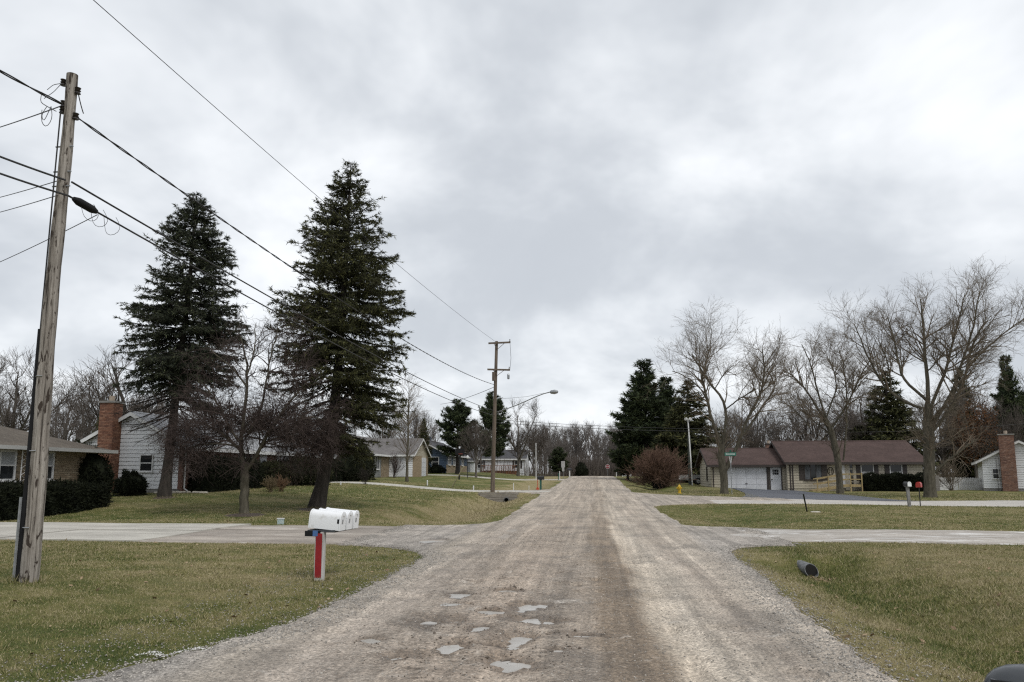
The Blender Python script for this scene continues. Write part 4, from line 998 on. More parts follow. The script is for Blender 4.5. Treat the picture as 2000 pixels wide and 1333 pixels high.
def roof_gable(parent, x0, x1, y0, y1, ze, zr, axis, mat, over=.45, rake=.35, th=.14, trim=None, name='roof'):
    """two slabs and barge boards"""
    o = bpy.data.objects.new(name, None)
    mb = MB(); tr = MB()
    if axis == 'y': a0, a1, c, e0, e1 = y0 - rake, y1 + rake, (x0 + x1) / 2, x0, x1
    else: a0, a1, c, e0, e1 = x0 - rake, x1 + rake, (y0 + y1) / 2, y0, y1
    sl = (zr - ze) / (c - e0); ea, eb = e0 - over, e1 + over; zl = ze - sl * over
    up = .03
    for s_, e_ in ((1, ea), (-1, eb)):
        prof = [(e_, zl + up), (c, zr + up), (c, zr + th + up), (e_ - .0, zl + th + up)]
        mb.prism([(p[0], p[1]) for p in prof], 1 if axis == 'y' else 0, a0, a1)
        if trim:
            for q in (a0, a1):
                qq = (q - .03, q + .02) if q == a0 else (q - .02, q + .03)
                tr.prism([(e_, zl - .10 + up), (c, zr - .10 + up), (c, zr + th * .7 + up), (e_, zl + th * .7 + up)], 1 if axis == 'y' else 0, *qq)
            f = e_ - .03 * s_
            if axis == 'y': tr.box(min(f, e_), max(f, e_), a0, a1, zl - .1 + up, zl + th * .8 + up)
            else: tr.box(a0, a1, min(f, e_), max(f, e_), zl - .1 + up, zl + th * .8 + up)
    cap = MB()
    cw = .14
    cap.prism([(c - cw, zr + th + up - sl * cw + .001), (c, zr + th + up + .001), (c + cw, zr + th + up - sl * cw + .001), (c + cw, zr + th + up - sl * cw + .03), (c, zr + th + up + .035), (c - cw, zr + th + up - sl * cw + .03)], 1 if axis == 'y' else 0, a0, a1)
    r = mb.build(name, mat, parent); cap.build('ridge_cap', mat, r)
    if trim: tr.build('fascia', trim, r)
    return r
def chimney(parent, x0, x1, y0, y1, z0, z1, mat, capmat=None, flue=True):
    c = MB().box(x0 + .01, x1 - .01, y0 + .01, y1 - .01, z0, z1).build('chimney', MORTAR, parent)
    for (a, b_) in (((x0, y0), (x1, y0)), ((x1, y0), (x1, y1)), ((x1, y1), (x0, y1)), ((x0, y1), (x0, y0))):
        w_ = Wall(c, a, b_, z0); w_.bricks(0, w_.L, 0, z1 - z0, mat, n0=-.006)
    k = MB().box(x0 - .07, x1 + .07, y0 - .07, y1 + .07, z1, z1 + .1).build('chimney_cap', capmat or CONCB, c)
    if flue:
        mb = MB(); cx, cy = (x0 + x1) / 2, (y0 + y1) / 2; mb.lathe([(.13, 0), (.14, .28), (.11, .28)], (cx, cy, z1 + .1), 12); mb.build('flue', simple('clay_flue', (.4, .33, .26), None, 9, .9), c)
    return c
def downspout(wall, u, v1, mat, v0=.1):
    mb = MB(); P = [wall.P(u, v1, .35), wall.P(u, v1 - .25, .1), wall.P(u, v0 + .15, .1), wall.P(u, v0, .3)]; mb.tube(P, .045, 6); return mb.build('downspout', mat, wall.parent)
def steps(): pass

# ---- tan brick house, left edge ---------------------------------------------
X1, X0, Y0, Y1 = -21.4, -29.6, 12.0, 29.9; zg = g1(-21.4, 27) - .02; ze = zg + 2.5; zr = ze + 1.45
H1 = thing('brick_house', 'tan brick house with low hip roof behind the wooden utility pole', 'house')
MB().box(X0, X1 - .02, Y0, Y1 - .02, zg - .4, ze).build('wall', MORTAR, H1)
wl = Wall(H1, (X1 - .02, Y0), (X1 - .02, Y1), zg); off = -Y0
wins = [(26.75 + off, 1.32, .62, .98), (24.75 + off, 1.32, .66, .98)]
holes = [(u - .1, u + w_ + .1, v - .12, v + h + .1) for u, v, w_, h in wins]
wl.bricks(10.5, wl.L, -.1, 2.5, TANBRICK, .30, .085, holes=holes)
w2 = Wall(H1, (X1, Y1 - .02), (X0, Y1 - .02), zg); w2.bricks(0, w2.L, -.1, 2.5, TANBRICK, .30, .085)
for u, v, w_, h in wins: wl.window(u, v, w_, h, WTRIM, (1, 2), glass=[GLASS, BLIND], n=.03)
ov = .55; zl = ze - .0
mb = MB(); ex0, ex1, ey0, ey1 = X0 - ov, X1 + ov, Y0 - ov, Y1 + ov; hw = (ex1 - ex0) / 2; cx = (ex0 + ex1) / 2
A = [(ex0, ey0, zl), (ex1, ey0, zl), (ex1, ey1, zl), (ex0, ey1, zl), (cx, ey0 + hw, zr), (cx, ey1 - hw, zr)]
mb.add(A + [(x, y, z - .1) for x, y, z in A[:4]], [(0, 1, 4), (1, 2, 5, 4), (2, 3, 5), (3, 0, 4, 5), (6, 7, 1, 0), (7, 8, 2, 1), (8, 9, 3, 2), (9, 6, 0, 3), (9, 8, 7, 6)])
rf = mb.build('roof', SH_TAN, H1)
mb = MB(); mb.box(ex1 - .01, ex1 + .11, ey0, ey1 + .1, zl - .12, zl + .02); mb.box(ex0, ex1, ey1 + .005, ey1 + .11, zl - .12, zl + .02); mb.build('gutter', GUTTER, H1)
MB().box(X1 + .0, ex1 - .012, Y0, ey1 - .01, zl - .135, zl - .105).build('soffit', TANSOF, H1)
# iron porch post with open scroll work
mb = MB(); px_, py_ = X1 + .3, 25.6
for dy in (-.12, .12): mb.tube([(px_, py_ + dy, zg), (px_, py_ + dy, zl - .1)], .018, 5)
for k in range(9):
    z0_ = zg + .15 + k * .26; mb.tube([(px_, py_ - .12, z0_), (px_, py_ + .12, z0_ + .13), (px_, py_ - .12, z0_ + .26)], .01, 4)
mb.build('porch_post', WTRIM, H1)

# ---- long white house with brick chimney --------------------------------------
X1, X0, Y0, Y1 = -21.1, -26.6, 36.2, 58.0; zg = g1(-22, 36) - .02; ze = zg + 2.55; zr = zg + 4.05
H2 = thing('white_house', 'long white house with siding gable and tall red brick chimney', 'house')
core_gable(H2, X0, X1, Y0, Y1, zg - .5, ze, zr, 'y', WHITE)
MB().box(X0 - .012, X1 + .012, Y0 - .012, Y1 + .012, zg - .5, zg + .22).build('foundation', CONCB, H2)
wg = Wall(H2, (X0, Y0), (X1, Y0), zg); wg.siding(.23, ze - zg, .2, WHITE, gable=(ze - zg, zr - zg, wg.L / 2))
wg.window(3.35, 1.15, .62, .78, WTRIM, (1, 2), n=.04, fw=.05)
wg.box('corner_board', wg.L - .08, wg.L + .06, .2, 2.5, -.06, .07, BRNBRICK)
wf = Wall(H2, (X1, Y0), (X1, Y1), zg); wf.siding(.23, 2.5, .2, WHITE, u0=18.6)
wf.bricks(.0, 18.6, .0, 2.5, BRNBRICK, .21, .075)  # brick front; dark tone at the near corner stands in for porch shade
wf.window(6.2, .95, 1.5, 1.25, WTRIM, (2, 2), n=.045); wf.window(11.5, .95, 1.8, 1.25, WTRIM, (3, 1), n=.045); wf.window(16.0, 1.1, 1.0, 1.1, WTRIM, (1, 2), n=.045)
wf.box('door', 9.0, 9.95, .15, 2.2, .0, .06, WDOOR)
downspout(wf, .25, 2.5, WTRIM); downspout(wf, 21.4, 2.5, WTRIM)
roof_gable(H2, X0, X1, Y0, Y1, ze, zr, 'y', SH_GREY, .55, .3, .12, WTRIM)
xa = xatY(189, Y0 - .6); xb = xatY(214, Y0 - .72)
chimney(H2, xa, xb, Y0 - .72, Y0 - .04, zg - .3, zg + 4.62, REDBRICK)
wg.box('meter_box', 2.15, 2.45, .35, .75, .03, .16, GUTTER)
mb = MB(); 
for k in range(26):
    q = random.uniform(0, 1); xq, yq = X1 - .6 + 2.6 * q + random.uniform(-.1, .1), Y0 - 1.0 + .5 * math.sin(q * 3) + random.uniform(-.15, .15)
    zq = g1(xq, yq); r_ = random.uniform(.08, .17)
    mb.lathe([(r_ * .7, -.03), (r_, .04), (r_ * .6, .1)], (xq, yq, zq), 6)
o = mb.build('edging_stones', simple('limestone', (.5, .46, .38), (.33, .30, .25), 6, .95, .3)); tag(o, 'row of pale stones edging the bed at the white house corner', 'stones', kind='stuff')

# ---- grey house with porch posts -------------------------------------------------
X1, X0, Y0, Y1 = -22.0, -29.0, 70.0, 90.0; zg = g1(-22, 76) - .02; ze = zg + 2.5; zr = zg + 4.3
H3 = thing('grey_house', 'grey sided ranch house with white porch posts behind the slim bare maple', 'house')
core_gable(H3, X0, X1, Y0 + 2.4, Y1, zg - .5, ze, zr, 'y', GREYS)
roof_gable(H3, X0, X1, Y0, Y1, ze, zr, 'y', SH_MID, .5, .3, .12, WTRIM)
wg = Wall(H3, (X0, Y0 + 2.4), (X1, Y0 + 2.4), zg); wg.siding(.1, 2.5, .2, GREYS, gable=(2.5, 4.2, wg.L / 2))
for k, (xx, yy) in enumerate(((-22.0, 70.1), (-23.6, 70.1), (-22.0, 71.6))): MB().box(xx - .07, xx + .07, yy - .07, yy + .07, zg - .3, ze - .02).build('porch_post', WTRIM, H3)
wf = Wall(H3, (X1, Y0 + 2.4), (X1, Y1), zg); wf.siding(.1, 2.5, .2, GREYS, u1=3.0); wf.bricks(3.0, wf.L, 0, 2.5, TANBRICK, .3, .1)
wf.window(.8, .9, 1.4, 1.2, WTRIM, (2, 1)); 
# projecting garage with its own gable to the road
gx0, gx1, gy0, gy1 = -22.05, -19.4, 78.6, 86.0
mb = MB(); mb.prism([(gy0, zg - .4), (gy1, zg - .4), (gy1, ze), ((gy0 + gy1) / 2, zg + 4.2), (gy0, ze)], 0, gx0 - 3, gx1); mb.build('garage', CREAM, H3)
roof_gable(H3, gx0 - 3, gx1, gy0, gy1, ze, zg + 4.2, 'x', SH_MID, .4, .3, .12, WTRIM, 'garage_roof')
ws = Wall(H3, (-25, gy0), (gx1, gy0), zg); ws.siding(.1, 2.45, .2, WHITE); ws.box('door', 3.9, 4.8, .1, 2.15, .03, .07, WDOOR)
wr = Wall(H3, (gx1, gy0), (gx1, gy1), zg); wr.bricks(0, 1.0, 0, 2.4, TANBRICK, .3, .1); wr.bricks(6.4, 7.4, 0, 2.4, TANBRICK, .3, .1)
gd = wr.box('garage_door', 1.1, 6.3, .05, 2.2, .0, .03, WDOOR)
for i in range(4): wr.box('door_panel', 1.15, 6.25, .08 + i * .53, .58 + i * .53, .03, .06, WDOOR, gd)
MB().box(gx1 - .02, gx1 + .9, gy0, gy0 + .4, zg - .3, ze - .2).build('brick_pier', TANBRICK, H3)

# ---- blue house ------------------------------------------------------------------
X1, X0, Y0, Y1 = -20.6, -28.6, 103.0, 120.0; zg = g1(-21, 105) - .02; ze = zg + 2.7; zr = zg + 4.7
H4 = thing('blue_house', 'blue sided house with brick base and grey roof left of the basketball hoop', 'house')
core_gable(H4, X0, X1, Y0, Y1, zg - .5, ze, zr, 'y', BLUES); roof_gable(H4, X0, X1, Y0, Y1, ze, zr, 'y', SH_DARK, .5, .5, .14, WTRIM)
wg = Wall(H4, (X0, Y0), (X1, Y0), zg); wg.siding(.1, 2.7, .24, BLUES, gable=(2.7, 4.6, 4.0)); wg.window(6.0, .9, .9, 1.3, WTRIM, (1, 2))
wf = Wall(H4, (X1, Y0), (X1, Y1), zg); wf.bricks(0, wf.L, 0, 1.15, TANBRICK, .4, .15); wf.siding(1.2, 2.65, .24, BLUES); wf.window(1.0, 1.2, 2.0, 1.2, WTRIM, (2, 1)); wf.window(5.0, 1.2, 1.4, 1.2, WTRIM, (2, 1)); wf.window(12, 1.2, 1.4, 1.2, WTRIM, (2, 1))
wf.box('porch_post', 4.1, 4.25, 0, 2.6, .9, 1.05, WTRIM)
chimney(H4, -25.4, -24.5, 110, 110.8, zr - .6, zr + .75, brick_mat('slate_brick', [(.08, .095, .13), (.11, .125, .16), (.07, .08, .11)], None), None, False)

# ---- white house with wooden deck --------------------------------------------------
xa, ya = at(910, 132); xb, _ = at(1027, 132); zg = g1((xa + xb) / 2, ya) - .05; ze = zg + 2.6; zr = zg + 4.1
H5 = thing('white_house', 'far white house with charcoal roof and stained wooden deck', 'house')
core_gable(H5, xa, xb, ya, ya + 8, zg - .6, ze, zr, 'x', WHITE); roof_gable(H5, xa, xb, ya, ya + 8, ze, zr, 'x', SH_DARK, .4, .3, .14, WTRIM)
wg = Wall(H5, (xa, ya), (xb, ya), zg); wg.siding(.1, 2.6, .26, WHITE)
sc = wg.L / 117.0
for px in (1011, 938, 919): wg.window((px - 910) * sc - .4, 1.0, .9, 1.2, WTRIM, (1, 2), shutters=(.32, DKTRIM))
dk = MB(); u0_, u1_ = 3.0, 9.2
for k in range(16): wg.hexa(dk, u0_ + (u1_ - u0_) * k / 16, u0_ + (u1_ - u0_) * k / 16 + .12, .1, 1.35, 1.85, 1.9)
wg.hexa(dk, u0_, u1_, 1.3, 1.42, 1.8, 1.95); wg.hexa(dk, u0_, u1_, .35, .5, .0, 1.9); wg.hexa(dk, u0_, u1_, -.3, .33, 1.75, 1.83)
dk.build('deck', DECKW, H5)
wg.box('corner_post', wg.L - .15, wg.L + .04, 0, 2.6, 0, .05, WTRIM)
# pale outbuilding left of the deck house
xa, ya = at(901, 124); xb, _ = at(926, 124); zg = g1(xa, ya)
H5b = thing('white_shed', 'small white shed behind the basketball hoop', 'shed')
core_gable(H5b, xa, xb, ya, ya + 3, zg - .3, zg + 2.0, zg + 2.9, 'x', WHITE); roof_gable(H5b, xa, xb, ya, ya + 3, zg + 2.0, zg + 2.9, 'x', SH_DARK, .25, .2, .1, WTRIM)
Wall(H5b, (xa, ya), (xb, ya), zg).box('door', .7, 1.5, .05, 1.8, 0, .05, BLIND)

# ---- tan ranch house with garage, right ------------------------------------------
D = 67.0
def hx(px, dd=D): return at(px, dd)[0]
zg = g1(18, 66) - .03
gx0, gx1, mx1 = hx(1392), hx(1533), hx(1783); gY, mY = 69.3, 68.5
H6 = thing('tan_ranch_house', 'cream ranch house with brown roof and white garage door behind the maples', 'house')
ze, zr = zg + 2.38, zg + 3.78
core_gable(H6, gx0, gx1 + .02, gY, gY + 7, zg - .4, ze, zr, 'x', CREAM)
roof_gable(H6, gx0, gx1, gY, gY + 7, ze, zr, 'x', SH_BROWN, .5, .45, .13, DKTRIM, 'garage_roof')
me_, mr_ = zg + 2.62, zg + 4.42
core_gable(H6, gx1 + .02, mx1, mY, mY + 8, zg - .4, me_, mr_, 'x', CREAM)
roof_gable(H6, gx1 + .1, mx1, mY, mY + 8, me_, mr_, 'x', SH_BROWN, .5, .4, .13, DKTRIM)
wl = Wall(H6, (gx0, gY + 7), (gx0, gY), zg); wl.siding(.12, ze - zg, .23, CREAM, gable=(ze - zg, zr - zg, 3.5)); wl.window(4.6, 1.0, .35, 1.1, DKTRIM, (1, 1), fw=.05)
wg = Wall(H6, (gx0, gY), (gx1, gY), zg); W_ = wg.L; sc = W_ / (1533 - 1392)
gd0, gd1 = (1419 - 1392) * sc, (1498 - 1392) * sc
wg.siding(.12, 2.3, .23, CREAM, u1=gd0 - .1); wg.siding(.12, 2.3, .23, CREAM, u0=gd1 + .2)
gd = wg.box('garage_door', gd0, gd1, .03, 2.12, -.01, .02, WDOOR)
for i in range(4):
    for j in range(4):
        a = gd0 + .04 + j * (gd1 - gd0 - .04) / 4; wg.box('door_panel', a, a + (gd1 - gd0 - .04) / 4 - .04, .06 + i * .515, .545 + i * .515, .02, .04, WDOOR, gd)
wg.box('handle', (gd0 + gd1) / 2 - .1, (gd0 + gd1) / 2 + .1, .62, .68, .04, .09, DKTRIM, gd)
wg.box('trim_board', gd1 + .0, gd1 + .18, .03, 2.3, 0, .05, DKTRIM); wg.box('header', gd0 - .1, gd1 + .18, 2.125, 2.3, 0, .04, DKTRIM)
du = (1505 - 1392) * sc; dr = wg.box('door', du, du + .92, .05, 2.08, 0, .06, WDOOR)
fr = MB(); wg.hexa(fr, du - .1, du, .03, 2.18, 0, .08); wg.hexa(fr, du + .92, du + 1.02, .03, 2.18, 0, .08); wg.hexa(fr, du, du + .92, 2.08, 2.18, 0, .08); fr.build('door_frame', DKTRIM, H6)
for i in range(2):
    for j in range(3): wg.box('pane', du + .2 + j * .18, du + .36 + j * .18, 1.45 + i * .24, 1.66 + i * .24, .06, .07, GLASS, dr)
wg.box('handle', du + .08, du + .16, .95, 1.08, .06, .12, DKTRIM, dr)
for uu, vv in ((gd0 - .45, 1.75), (du - .3, 1.7)):
    wg.box('wall_lamp', uu, uu + .14, vv, vv + .28, .03, .18, DKTRIM)
wm = Wall(H6, (gx1, mY), (mx1, mY), zg); sc = wm.L / (1783 - 1533)
U = lambda px: (px - 1533) * sc
wm.siding(.25, 2.55, .23, CREAM)
for px in (1537, 1541.5, 1625): wm.box('trim_board', U(px), U(px) + .14, .1, 2.55, .0, .05, DKTRIM)
wm.window(U(1566), 1.05, U(1597) - U(1566), 1.35, DKTRIM, (3, 1), shutters=(.42, DKTRIM), glass=[CURT, GLASS, CURT], n=.05)
wm.box('door', U(1628), U(1628) + .95, .3, 2.35, .035, .08, WDOOR)
em = MB(); c_ = wm.P(U(1614), 1.75, .06); nrm = (wm.n[0], wm.n[1], 0)
ang = np.linspace(0, 2 * math.pi, 17); em.tube([(c_[0] + .24 * math.cos(a), c_[1], c_[2] + .33 * math.sin(a)) for a in ang], .04, 5)
for q in (-.1, .1): em.tube([(c_[0] + q, c_[1], c_[2] + .2 * s_) for s_ in (-1, 0, 1)], .025, 5)
em.build('wreath', simple('dry_wreath', (.07, .055, .035), None, 12, .9), H6)
sl = MB()
for i in range(4): wm.hexa(sl, U(1650), U(1650) + .2, .35 + i * .55, .8 + i * .55, .03, .07)
sl.build('sidelight', GLASS, H6); wm.box('pilaster', U(1640), U(1648), .1, 2.5, .03, .09, TANSOF); wm.box('pilaster', U(1655.5), U(1661), .1, 2.5, .03, .09, TANSOF)
for a, b_ in ((1671, 1692), (1724, 1744)): wm.window(U(a), 1.05, U(b_) - U(a), 1.25, WTRIM, (1, 2), shutters=(.4, DKTRIM), glass=[BLIND, GLASS] if a < 1700 else [GLASS, GLASS])
downspout(wm, wm.L + .1, 2.45, WTRIM); downspout(wg, .15, 2.3, DKTRIM)
chimney(H6, hx(1491, 73.5), hx(1500, 73.5), gY + 4.6, gY + 5.1, zr - .9, zr + .55, BRNBRICK, DKTRIM)
# wooden wheelchair ramp
rp = thing('wooden_ramp', 'fresh lumber access ramp with railings in front of the tan house', 'ramp')
y1 = mY - .5; x0, x1, x2 = hx(1572, 66.5), hx(1636, 66.5), hx(1663, 66.5); zz = lambda x: zg + .12 + .5 * min(1, max(0, (x - x0) / (x1 - x0)))
dk = MB()
for a, b_ in ((x0, x1), (x1, x2)):
    dk.hexa([(a, y1 - 1.2, zz(a) - .2), (b_, y1 - 1.2, zz(b_) - .2), (b_, y1, zz(b_) - .2), (a, y1, zz(a) - .2), (a, y1 - 1.2, zz(a)), (b_, y1 - 1.2, zz(b_)), (b_, y1, zz(b_)), (a, y1, zz(a))])
dk.build('ramp_deck', WOODN, rp)
for yy in (y1 - 1.18, y1 - .04):
    for hgt in (.45, .9):
        q = MB(); a, b_ = x0 + .4, x2
        for s0, s1 in ((a, x1), (x1, b_)): q.hexa([(s0, yy - .02, zz(s0) + hgt - .06), (s1, yy - .02, zz(s1) + hgt - .06), (s1, yy + .02, zz(s1) + hgt - .06), (s0, yy + .02, zz(s0) + hgt - .06), (s0, yy - .02, zz(s0) + hgt + .03), (s1, yy - .02, zz(s1) + hgt + .03), (s1, yy + .02, zz(s1) + hgt + .03), (s0, yy + .02, zz(s0) + hgt + .03)])
        q.build('rail', WOODN, rp)
for k in range(5):
    xx = x0 + .4 + (x2 - x0 - .45) * k / 4
    MB().box(xx - .045, xx + .045, y1 - 1.26, y1 - 1.2, zg - .1, zz(xx) + 1.0).build('post', WOODN, rp)
# wishing well planter
x, y, z = gat(1696, 65.4); wwd = simple('weathered_wood', (.21, .195, .175), (.12, .11, .10), 6, .9, stretch=(.4, 1, 3)); wt = thing('wishing_well', 'small grey wooden wishing well planter against the dark hedge', 'planter', (x, y, z))
for i in range(5): MB().box(-.5, .5, -.35, .35, i * .125, i * .125 + .115).build('board', wwd, wt)
for s_ in (-.43, .43): MB().box(s_ - .04, s_ + .04, -.04, .04, .62, 1.35).build('post', wwd, wt)
MB().prism([(-.3, 1.3), (.3, 1.3), (.06, 1.52), (-.06, 1.52)], 0, -.58, .58).build('roof', wwd, wt)
shrub('yew_hedge', 'dark hedge under the shuttered windows of the tan house', (hx(1722, 67), 67.4, g1(hx(1722, 67), 67.4)), ('box', (hx(1775, 67) - hx(1668, 67)) / 2, .6, 1.35), 9000, LEAF_DARK, (.08, .2), .07, 0, 30, cat='hedge')

# ---- white gable house, right edge --------------------------------------------------
X0 = at(1922, 66)[0]; X1 = X0 + 5.6; Y0 = at(1960, 66)[1]; zg = g1(X0 + 2, Y0) - .03; ze, zr = zg + 2.75, zg + 4.3
H7 = thing('white_house', 'white sided gable house with brown brick chimney at the right edge', 'house')
core_gable(H7, X0, X1, Y0, Y0 + 12, zg - .5, ze, zr, 'y', WHITE); roof_gable(H7, X0, X1, Y0, Y0 + 12, ze, zr, 'y', SH_MID, .5, .35, .13, WTRIM)
MB().box(X0 - .012, X1 + .012, Y0 - .012, Y0 + 12, zg - .5, zg + .28).build('foundation', CONCB, H7)
wg = Wall(H7, (X0, Y0), (X1, Y0), zg); wg.siding(.29, ze - zg, .2, WHITE, gable=(ze - zg, zr - zg, wg.L / 2))
wg.window(.75, 1.15, .4, .8, WTRIM, (1, 2), fw=.05); wg.window(3.9, 1.15, .5, .8, WTRIM, (1, 2), fw=.05)
chimney(H7, X0 + 1.35, X0 + 2.45, Y0 - .75, Y0 - .04, zg - .3, zg + 4.9, BRNBRICK)
tr = MB()
for u_ in (1.05, 1.25, 1.45): tr.tube([wg.P(u_, 0, .25), wg.P(u_, 3.0, .2)], .014, 4)
for v_ in (.6, 1.2, 1.8, 2.4): tr.tube([wg.P(1.0, v_, .22), wg.P(1.5, v_, .22)], .012, 4)
tr.build('trellis', DKTRIM, H7)
a_ = R(-24); pv = np.array([X0, Y0]); rot = np.array([[math.cos(a_), -math.sin(a_)], [math.sin(a_), math.cos(a_)]]); q_ = pv - rot @ pv
H7.location = (q_[0], q_[1], 0); H7.rotation_euler = (0, 0, a_)

# ---- picket fence, shed, trailer -----------------------------------------------------
def picket_fence(name, label, p0, p1, n, h, mat, wd):
    e = thing(name, label, 'fence'); p0 = np.array(p0); p1 = np.array(p1)
    me = None
    for k in range(n):
        q = p0 + (p1 - p0) * k / (n - 1); z = g1(q[0], q[1])
        if me is None:
            o = MB().prism([(-wd / 2, 0), (wd / 2, 0), (wd / 2, h - .08), (0, h), (-wd / 2, h - .08)], 1, -.012, .012).build('picket', mat, e); me = o.data
        else: o = mobj('picket', me, mat, e)
        o.location = (q[0], q[1], z)
    for hh in (.25, h - .3):
        mb = MB(); a = (p0[0], p0[1] + .03, g1(*p0) + hh); b_ = (p1[0], p1[1] + .03, g1(*p1) + hh); mb.tube([a, b_], .035, 4); mb.build('rail', mat, e)
    return e
picket_fence('picket_fence', 'white picket fence between the largest maple and the white gable house', at(1872, 69), at(1921, 69), 16, 1.15, WTRIM, .12)
picket_fence('picket_fence', 'short white lattice fence left of the bare shrub', at(1832, 68), at(1868, 68.5), 13, 1.2, WTRIM, .13)
picket_fence('board_fence', 'short weathered grey board fence beside the largest maple trunk', at(1822, 64), at(1832, 64.3), 4, 1.35, wwd, .14)
x, y = at(1352, 88); e = thing('shed', 'low tan shed with white roof behind the trailer', 'shed'); z = g1(x, y)
core_gable(e, x - 2, x + 3.2, y, y + 4, z - .3, z + 1.9, z + 2.7, 'x', CREAM); roof_gable(e, x - 2, x + 3.2, y, y + 4, z + 1.9, z + 2.7, 'x', WTRIM, .25, .2, .1, WTRIM)
x, y, z = gat(1358, 76); tr = thing('utility_trailer', 'grey twin axle utility trailer beside the garage gable', 'trailer', (x, y, z))
MB().box(-1.6, 1.4, -.7, .7, .45, .55).build('bed', GUTTER, tr); q = MB()
q.box(-1.6, 1.4, -.74, -.7, .55, .98); q.box(-1.6, 1.4, .7, .74, .55, .98); q.build('side_panel', GUTTER, tr)
MB().tube([(-1.6, 0, .5), (-2.6, 0, .45)], .05, 6).build('drawbar', DKTRIM, tr)
TYRE = simple('tyre', (.02, .02, .02), None, 9, .9); 
for xx in (.15, .95):
    for yy in (-.82, .82):
        wq = MB().lathe([(.2, -.09), (.34, -.08), (.35, 0), (.34, .08), (.2, .09)], (xx, yy, .35), 16, (0, 1, 0)).build('wheel', TYRE, tr, True)
        MB().lathe([(.19, -.1), (.16, -.06), (.05, -.11)], (xx, yy, .35), 12, (0, 1, 0)).build('rim', GUTTER, wq)
# ================================================================ poles, wires, mailboxes and small things
m, t, b = new_mat('weathered_pole'); v = posvec(t)
grain = noise(t, v, 22, 6, .7, .3, stretch=(1, 1, .035)); blot = noise(t, v, 3, 4, .6, stretch=(1, 1, .35)); pit = noise(t, v, 16, 3, .6, .5, stretch=(1, 1, .28))
c = ramp(t, grain, [(.36, (.055, .047, .04)), (.47, (.23, .205, .178)), (.62, (.36, .33, .295))])
c = mix(t, .7, c, ramp(t, blot, [(.3, .72), (.7, 1.2)]), 'MULTIPLY'); c = mix(t, ramp(t, pit, [(.57, 0.0), (.63, .95)]), c, (.04, .03, .024))
t.links.new(c, b.inputs['Base Color']); b.inputs['Roughness'].default_value = .95; b.inputs['Specular IOR Level'].default_value = .15
bumpn(t, b, mth(t, 'ADD', grain, mth(t, 'MULTIPLY', pit, -.6)), .8, .03); POLEM = m
BLACKP = simple('black_plastic', (.012, .012, .013), None, 8, .75, spec=.2); CABLE = simple('black_cable', (.016, .016, .017), None, 8, .6); PORC = simple('brown_porcelain', (.02, .014, .012), None, 8, .25)
GALV = simple('galvanised_steel', (.34, .35, .36), (.24, .25, .26), 12, .45, metal=.6); OLDWOOD = simple('old_pole_wood', (.15, .118, .09), (.075, .058, .045), 10, .95, .4, stretch=(1, 1, .1), world=True)
REDP = simple('red_reflector', (.28, .008, .012), (.20, .006, .01), 14, .4); WMAIL = simple('white_enamel', (.72, .73, .74), (.50, .49, .46), 7, .38, lo=.27, hi=.42)

# near pole ---------------------------------------------------------------------
bx, by, bz = gpt(55, 1138); v, fh = ray(55, HZ); ND = by / v[1] * fh
top = pt(140, 146, ND); base = np.array([bx, by, bz]); UP = top - base
NP = thing('utility_pole', 'tall weathered wooden utility pole standing on the near left lawn', 'utility pole', tuple(base))
u = np.linspace(0, 1, 26); 
mb = MB(); pts = [tuple(UP * a + np.array([.012 * math.sin(a * 9), .012 * math.cos(a * 7), -.3 if a == 0 else 0])) for a in u]; rad = .118 - .042 * u + .004 * np.sin(u * 40); mb.tube(pts, rad, 18); mb.build('pole_shaft', POLEM, NP, True)
def onp(frac, dx=0, dy=0):      # point beside the shaft, relative to the base
    return UP * frac + np.array([dx, dy, 0])
fr = lambda py: (1138 - py) / (1138 - 146.)
mb = MB(); mb.tube([onp(f, -.13 + .02 * f, -.02) for f in np.linspace(.0, fr(668), 8)], .042, 10); mb.build('riser_guard', BLACKP, NP, True)
mb = MB(); mb.tube([onp(f, -.13 + .045 * f, -.05) for f in np.linspace(fr(668), fr(225), 12)], .011, 6); mb.build('riser_cable', CABLE, NP)
mb = MB(); mb.tube([onp(f, -.175 + .03 * f, -.06) for f in np.linspace(0, fr(985), 4)], .02, 6); mb.build('conduit', GALV, NP)
for py in (1040, 900, 760):
    f = fr(py); mb = MB(); mb.tube([onp(f, .0 + .12 * math.cos(a), .12 * math.sin(a)) for a in np.linspace(2.2, 5.0, 9)], .008, 4); mb.build('strap', GALV, NP)
ins_pts = {}
for nm, px, py, sgn in (('a', 124, 162, -1), ('b', 124, 204, -1), ('c', 122, 216, -1), ('d', 152, 178, 1), ('e', 148, 228, 1)):
    q = pt(px, py, ND) - base; ins_pts[nm] = q + base
    e = MB().lathe([(.025, -.05), (.045, -.045), (.03, -.015), (.045, 0), (.03, .015), (.045, .045), (.025, .05)], q, 12).build('insulator', PORC, NP, True)
    MB().tube([q, q - np.array([sgn * .09, 0, 0])], .012, 5).build('bracket', GALV, e)
for py, dx in ((352, .0), (382, .01), (300, 0)):
    mb = MB(); f = fr(py); mb.tube([onp(f, -.14, -.02), onp(f, .14, -.02)], .013, 6); mb.build('bolt', GALV, NP)
# small jumper loops near the top
for pts in ([(86, 193), (105, 180), (118, 166)], [(82, 180), (78, 200), (95, 210), (110, 218)], [(100, 208), (85, 240), (80, 225), (92, 208)], [(82, 215), (80, 240), (90, 252), (103, 232), (100, 210)], [(92, 176), (104, 166), (122, 163)]):
    mb = MB(); P = resample([pt(a, b_, ND) - base for a, b_ in pts], 12); mb.tube(P, .006, 4); mb.build('jumper_wire', CABLE, NP)

